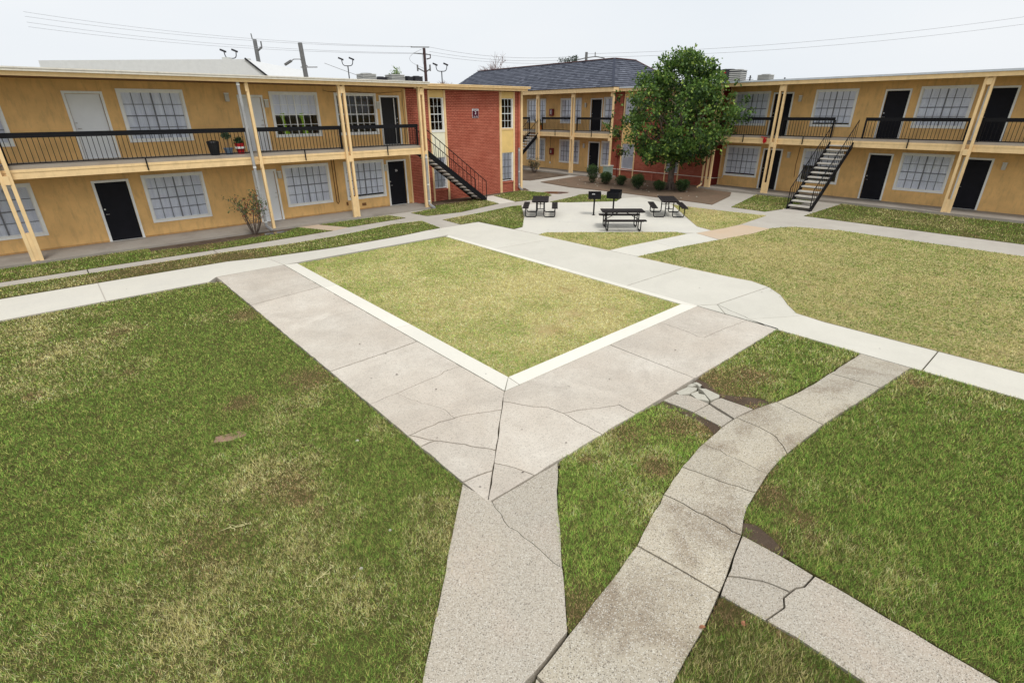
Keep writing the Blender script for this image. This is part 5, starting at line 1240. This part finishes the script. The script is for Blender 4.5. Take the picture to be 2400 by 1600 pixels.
# bare tree and far pine behind the mansard roof
def bare_tree(x, y, zb, h, spread, label, seed, r0=.16):
    r_ = np.random.default_rng(seed); t_ = empty('bare_tree', (x, y, 0), 0, label=label, cat='tree', group='leafless trees behind the blocks')
    MB().tube([(0, 0, -.1), (0, 0, zb)], [r0, r0*.7], 7).build('trunk', M_twig, t_)
    mb = MB()
    def grow(p, d, L, r, lv):
        q = p+d*L; mb.tube([p, p.lerp(q, .5)+Vector((r_.normal(), r_.normal(), 0))*L*.05, q], [r, r*.8, r*.6], 4, cap=False)
        if lv == 0: return
        for k in range(4 if lv > 2 else 3):
            nd = (d+Vector((r_.normal(), r_.normal(), r_.normal()*.4+.15))*spread).normalized(); grow(p.lerp(q, .45+.5*r_.random()), nd, L*(.62+.15*r_.random()), r*.6, lv-1)
    for k in range(6):
        a_ = k*1.05; grow(Vector((0, 0, zb-.2)), Vector((cos(a_)*spread, sin(a_)*spread, 1)).normalized(), (h-zb)*.42, r0*.45, 4)
    mb.build('branch', M_twig, t_)
bare_tree(36.4, 43.5, 5.4, 9.7, .62, 'leafless twiggy tree rising behind the mansard roof', 5)
bare_tree(32.5, 46.5, 4.8, 7.7, .6, 'smaller leafless tree between the light pole and the mansard roof', 6, .1)
pr = np.random.default_rng(8); pt = empty('pine_tree', (44.1, 41.2, 0), 0, label='dark flat topped tree peeking above the mansard roof ridge', cat='tree')
MB().tube([(0, 0, 0), (.1, 0, 8.6)], [.22, .1], 7).build('trunk', M_bark, pt)
pcl = [(pr.normal()*.5, pr.normal()*.5, 8.9+pr.normal()*.22, .36, .36, .22) for _ in range(15)]
p_, n_ = clump_points(pcl, 700, pr, .3); link('crown', leaves_mesh(p_, n_, .11, np.array(lin(62, 76, 62)[:3])*(.7+.6*pr.random(len(p_)))[:, None]), pt)

# ------------------------------------------------------------------ far things: poles, lamps, wires, white building
def pole(name, x, y, h, r, mat, label, cat, parts, lean=(0, 0), group=None):
    t_ = empty(name, (x, y, 0), 0, label=label, cat=cat, group=group)
    MB().tube([(-lean[0]*.0, 0, -.1), (lean[0], lean[1], h)], [r*1.15, r*.85], 9).build('pole', mat, t_)
    for nm, mb, mt in parts: mb.build(nm, mt, t_)
    return t_
sv = Vector((sin(AZ), -cos(AZ), 0)); fv = Vector((cos(AZ), sin(AZ), 0))
def arm(pts, r=.05): return MB().tube([sv*a_+Vector((0, 0, z_)) for a_, z_ in pts], r, 6)
pole('utility_pole', 23.3, 72.7, 12.2, .26, M_woodg, 'grey utility pole farthest left above the white roof', 'utility pole', [('insulator_arm', arm([(.1, 11.0), (.7, 11.4)], .12), M_woodg), ('insulator', arm([(.7, 11.4), (.7, 12.0)], .08), M_woodg), ('pin', arm([(-.25, 12.2), (-.3, 12.8)], .06), M_woodg)])
pole('street_light', 17.8, 44.25, 9.1, .19, M_woodg, 'leaning grey pole with a cobra head street light on its left', 'street light', [('arm', arm([(0, 7.5), (-.5, 8.0), (-1.0, 8.0), (-1.25, 7.85)], .035), M_wire), ('lamp_head', MB().beam(sv*-1.2+Vector((0, 0, 7.9)), sv*-1.75+Vector((0, 0, 7.62)), .22, .14), M_woodg), ('cross_arm', arm([(-.55, 7.45), (.75, 7.45)], .04), M_wire)], lean=(-.25, .2))
def twin(x, y, h, label):
    t_ = empty('parking_light', (x, y, 0), 0, label=label, cat='street light', group='twin headed parking lot lights')
    MB().tube([(0, 0, 0), (0, 0, h-.6)], .06, 7).build('pole', M_dark, t_)
    MB().tube(rounded([sv*-.62+Vector((0, 0, h)), sv*-.55+Vector((0, 0, h-.6)), sv*.55+Vector((0, 0, h-.6)), sv*.62+Vector((0, 0, h))], .35), .045, 6).build('yoke', M_dark, t_)
    for s_ in (-1, 1):
        MB().beam(sv*(s_*.6-.35)+Vector((0, 0, h+.08+.12)), sv*(s_*.6+.15)+Vector((0, 0, h)), .3, .16).build('lamp_head', M_dark, t_)
twin(29.12, 60.93, 9.6, 'twin headed light above the middle of the left block roof')
twin(37.04, 53.98, 9.0, 'twin headed light just right of the dark utility pole')
twin(18.0, 64.5, 10.0, 'twin headed light at the far left edge')
pp = pole('utility_pole', 32.92, 50.94, 10.2, .17, M_wood, 'dark brown utility pole with two crossarms', 'utility pole',
     [('crossarm', arm([(-1.35, 10.3), (.55, 10.28)], .05), M_woodg), ('crossarm', arm([(-1.1, 9.75), (.6, 9.6)], .05), M_woodg), ('crossarm', arm([(-.8, 8.4), (0, 8.0), (.55, 8.35)], .07), M_woodg),
      ('cutout', arm([(-.8, 8.1), (-.8, 8.7)], .08), M_woodg), ('cutout', arm([(.5, 8.1), (.5, 8.7)], .08), M_woodg), ('transformer_bracket', arm([(.2, 9.2), (.6, 9.3), (.6, 9.65)], .06), M_wood)])
pole('utility_pole', 45.5, 39.9, 9.75, .16, M_woodg, 'grey utility pole tip with a curved crossarm behind the mansard roof', 'utility pole',
     [('crossarm', arm([(-1.9, 8.75), (-.9, 9.05), (0, 9.25), (1.0, 9.35), (1.9, 9.2)], .05), M_woodg), ('insulator', arm([(-1.0, 9.0), (-1.0, 9.5)], .05), M_woodg), ('insulator', arm([(.9, 9.3), (.9, 9.75)], .05), M_woodg)])
def wire(name, a_, b_, sag, label, r=.012):
    a_ = Vector(a_); b_ = Vector(b_); pts = [a_.lerp(b_, i/14)+Vector((0, 0, -4*sag*(i/14)*(1-i/14))) for i in range(15)]
    MB().tube(pts, r, 4, cap=False).build(name, M_wire, label=label, cat='wire', group='overhead power lines')
P3 = Vector((32.92, 50.94, 0)); P4 = Vector((45.5, 39.9, 0)); PL = Vector((3.0, 77.5, 0)); PR = Vector((84, 6, 0))
wl = ['topmost overhead wire left of the dark pole', 'second overhead wire left of the dark pole', 'third overhead wire left of the dark pole', 'lowest overhead wire left of the dark pole']
for i, (z0, z1) in enumerate(((13.6, 10.35), (13.2, 10.3), (12.7, 9.75), (12.3, 9.7))): wire('overhead_wire', PL+Vector((0, 0, z0)), P3+sv*(-1.2+.5*i)+Vector((0, 0, z1)), .6, wl[i])
wr = ['topmost overhead wire right of the dark pole', 'middle overhead wire right of the dark pole', 'lowest overhead wire right of the dark pole']
for i, (z0, z1) in enumerate(((10.3, 9.4), (9.9, 9.2), (9.6, 9.0))): wire('overhead_wire', P3+sv*.5+Vector((0, 0, z0)), P4+sv*(-1+i)+Vector((0, 0, z1)), .5, wr[i])
for i, z0 in enumerate((9.6, 9.3)): wire('overhead_wire', P4+sv*(i*.9)+Vector((0, 0, z0)), PR+Vector((0, 0, 13.6-.7*i)), .8, ('upper thin wire over the right roof', 'lower thin wire over the right roof')[i])
for i, s_ in enumerate((-1, 1)):
    pts = [P3+sv*(.0+(-1.0+s_*.75)*sin(pi*t_/10)*.9)+Vector((0, 0, 10.2-1.9*t_/10)) for t_ in range(11)]
    MB().tube(pts, .014, 4).build('jumper_cable', M_wire, label=('looping jumper cable bowing left of the dark pole', 'small jumper cable close to the dark pole')[i], cat='wire')
wire('guy_wire', (21.9, 50.5, 8.3), (27.2, 47.0, 6.2), .05, 'thin slanting cable between street light and twin lamp', .02)
wbd = empty('warehouse', (13, 52.5, 0), -(pi/2-AZ), label='pale white gabled building beyond the left block roof', cat='building')
MB().box(-14, 4.6, 0, 12, 0, 6.9).build('wall', M_farw, wbd)
gm = MB().add([(-14, -.3, 6.9), (4.9, -.3, 6.75), (3.1, -.3, 8.25), (-14, -.3, 8.25), (-14, 12, 6.9), (4.9, 12, 6.75), (3.1, 12, 8.25), (-14, 12, 8.25)], [(0, 1, 2, 3), (7, 6, 5, 4), (0, 4, 5, 1), (1, 5, 6, 2), (2, 6, 7, 3), (3, 7, 4, 0)])
gm.build('roof', M_farw, wbd); MB().beam((3.05, -.36, 8.31), (5.0, -.36, 6.72), .1, .12).build('rake_trim', M_dark, wbd)
MB().box(.0, .6, 2, 2.6, 8.25, 8.6).build('roof_vent', M_condl, wbd); MB().box(1.9, 2.3, 2, 2.4, 8.25, 8.5).build('roof_vent', M_condl, wbd)

# ------------------------------------------------------------------ small ground things
def blob(name, cx, cy, rx, ry, z, mat, label, rot=0, n=22, seed=1, **k):
    r_ = random.Random(seed); pts = []
    for i in range(n):
        a_ = 2*pi*i/n; q = 1+r_.uniform(-.12, .12); x, y = rx*q*cos(a_), ry*q*sin(a_)
        pts.append((x*cos(rot)-y*sin(rot), x*sin(rot)+y*cos(rot)))
    return MB().prism(pts, -.003, 0).build(name, mat, loc=(cx, cy, z), label=label, **k)
blob('puddle', 21.45, 20.75, .85, .42, .009, M_rust, 'shallow rusty brown puddle on the paving behind the left picnic table', rot=radians(-42), kind='structure')
blob('puddle', 6.0, 20.62, .55, .16, .024, M_water, 'thin puddle reflecting the porch beside the rose bush', seed=4, kind='structure')
# stones in the bed
rs = MB(); rr = random.Random(3)
for i in range(46):
    x, y = rr.uniform(24.6, 28.2), rr.uniform(14, 24.5); s_ = rr.uniform(.02, .055)
    rs.add([(x-s_, y, .03), (x, y-s_, .03), (x+s_, y, .03), (x, y+s_*1.3, .03), (x, y, .03+s_*.8)], [(0, 1, 4), (1, 2, 4), (2, 3, 4), (3, 0, 4)])
rs.build('gravel', M_rubble, kind='stuff', label='scattered pale stones lying in the shrub bed', cat='stones')
# leaf litter specks on the walks
lt_ = MB()
for i in range(150):
    d_ = rr.uniform(4.5, 24); a_ = rr.uniform(.15, 1.5); x, y = d_*cos(a_), d_*sin(a_); s_ = rr.uniform(.012, .03); q = rr.uniform(0, 6.28)
    on_walk = (XL < x < 10.7 and YS < y < YC) or (XL < x < XC and 4 < y < 15.8) or (10.8 < x < 13.3 and 4.5 < y < 17) or (13.6 < x < 19 and 10.5 < y < 15)
    if on_walk: lt_.add([(x-s_*cos(q), y-s_*sin(q), .014), (x+s_*.5*sin(q), y-s_*.5*cos(q), .017), (x+s_*cos(q), y+s_*sin(q), .014), (x-s_*.5*sin(q), y+s_*.5*cos(q), .019)], [(0, 1, 2, 3)])
lt_.build('leaf_litter', M_bark, kind='stuff', label='tiny dark leaf crumbs scattered on the walks', cat='leaf litter')
def runner(p0, p1, label, seed):
    r_ = random.Random(seed); mb = MB(); a = Vector((*G(*p0), -.0)); b = Vector((*G(*p1), -.0)); n = 9
    pts = [a.lerp(b, i/n)+Vector((r_.gauss(0, .012), r_.gauss(0, .012), .012+.01*r_.random())) for i in range(n+1)]; mb.tube(pts, .0022, 4)
    for p_ in pts[1:]:
        for q in range(2): mb.tube([p_, p_+Vector((r_.gauss(0, .035), r_.gauss(0, .035), .02))], [.004, .001], 4)
    mb.build('dry_grass_runner', M_straw, label=label, cat='grass runner', group='pale dry grass runners')
M_straw = paint('pale_straw', lin(206, 198, 146), .1, .8, 30)
runner((712, 1384), (782, 1330), 'pale dry grass runner lying in the middle of the left lawn', 1)
runner((532, 1242), (590, 1228), 'pale dry grass runner at the left edge of the left lawn', 2)
for k, (px, py, s_) in enumerate(((846, 1330, .022), (837, 1031, .028), (914, 1240, .018))):
    x, y = G(px, py); MB().lathe([(s_, -.02), (s_*.9, .0), (s_*.3, s_*.5)], 7, (0, 0, 0)).build('pebble', M_rubble, loc=(x, y, -.005), label=('white pebble near the runner in the left lawn', 'white pebble in the left lawn beside the cracked walk edge', 'small white pebble close to the near path')[k], cat='stone', group='white pebbles')
M_dry = paint('dry_orange_leaf', lin(168, 116, 86), .15, .8, 30)
for k, (px, py, s_, lb) in enumerate(((1647, 1473, .035, 'orange brown fallen leaf on the edge of the curved path'), (1744, 1464, .032, 'tan fallen leaf lying on the bottom right turf'))):
    x, y = G(px, py); lm = MB()
    for j in range(-3, 4):
        a_ = j*.42; lm.add([(0, 0, 0), (s_*.5*cos(a_)-.012*sin(a_), s_*.5*sin(a_)+.012*cos(a_), .008), (s_*cos(a_), s_*sin(a_), .003), (s_*.5*cos(a_)+.012*sin(a_), s_*.5*sin(a_)-.012*cos(a_), .004)], [(0, 1, 2, 3)])
    lm.tube([(0, 0, 0), (-s_*.9, .005, .004)], .0015, 4); lm.build('fallen_leaf', M_dry, loc=(x, y, .012 if k == 0 else .02), rot=(0, .1, 1.2+k), label=lb, cat='leaf', group='fallen leaves')
print('objects', len(bpy.data.objects), 'blades', nblades)
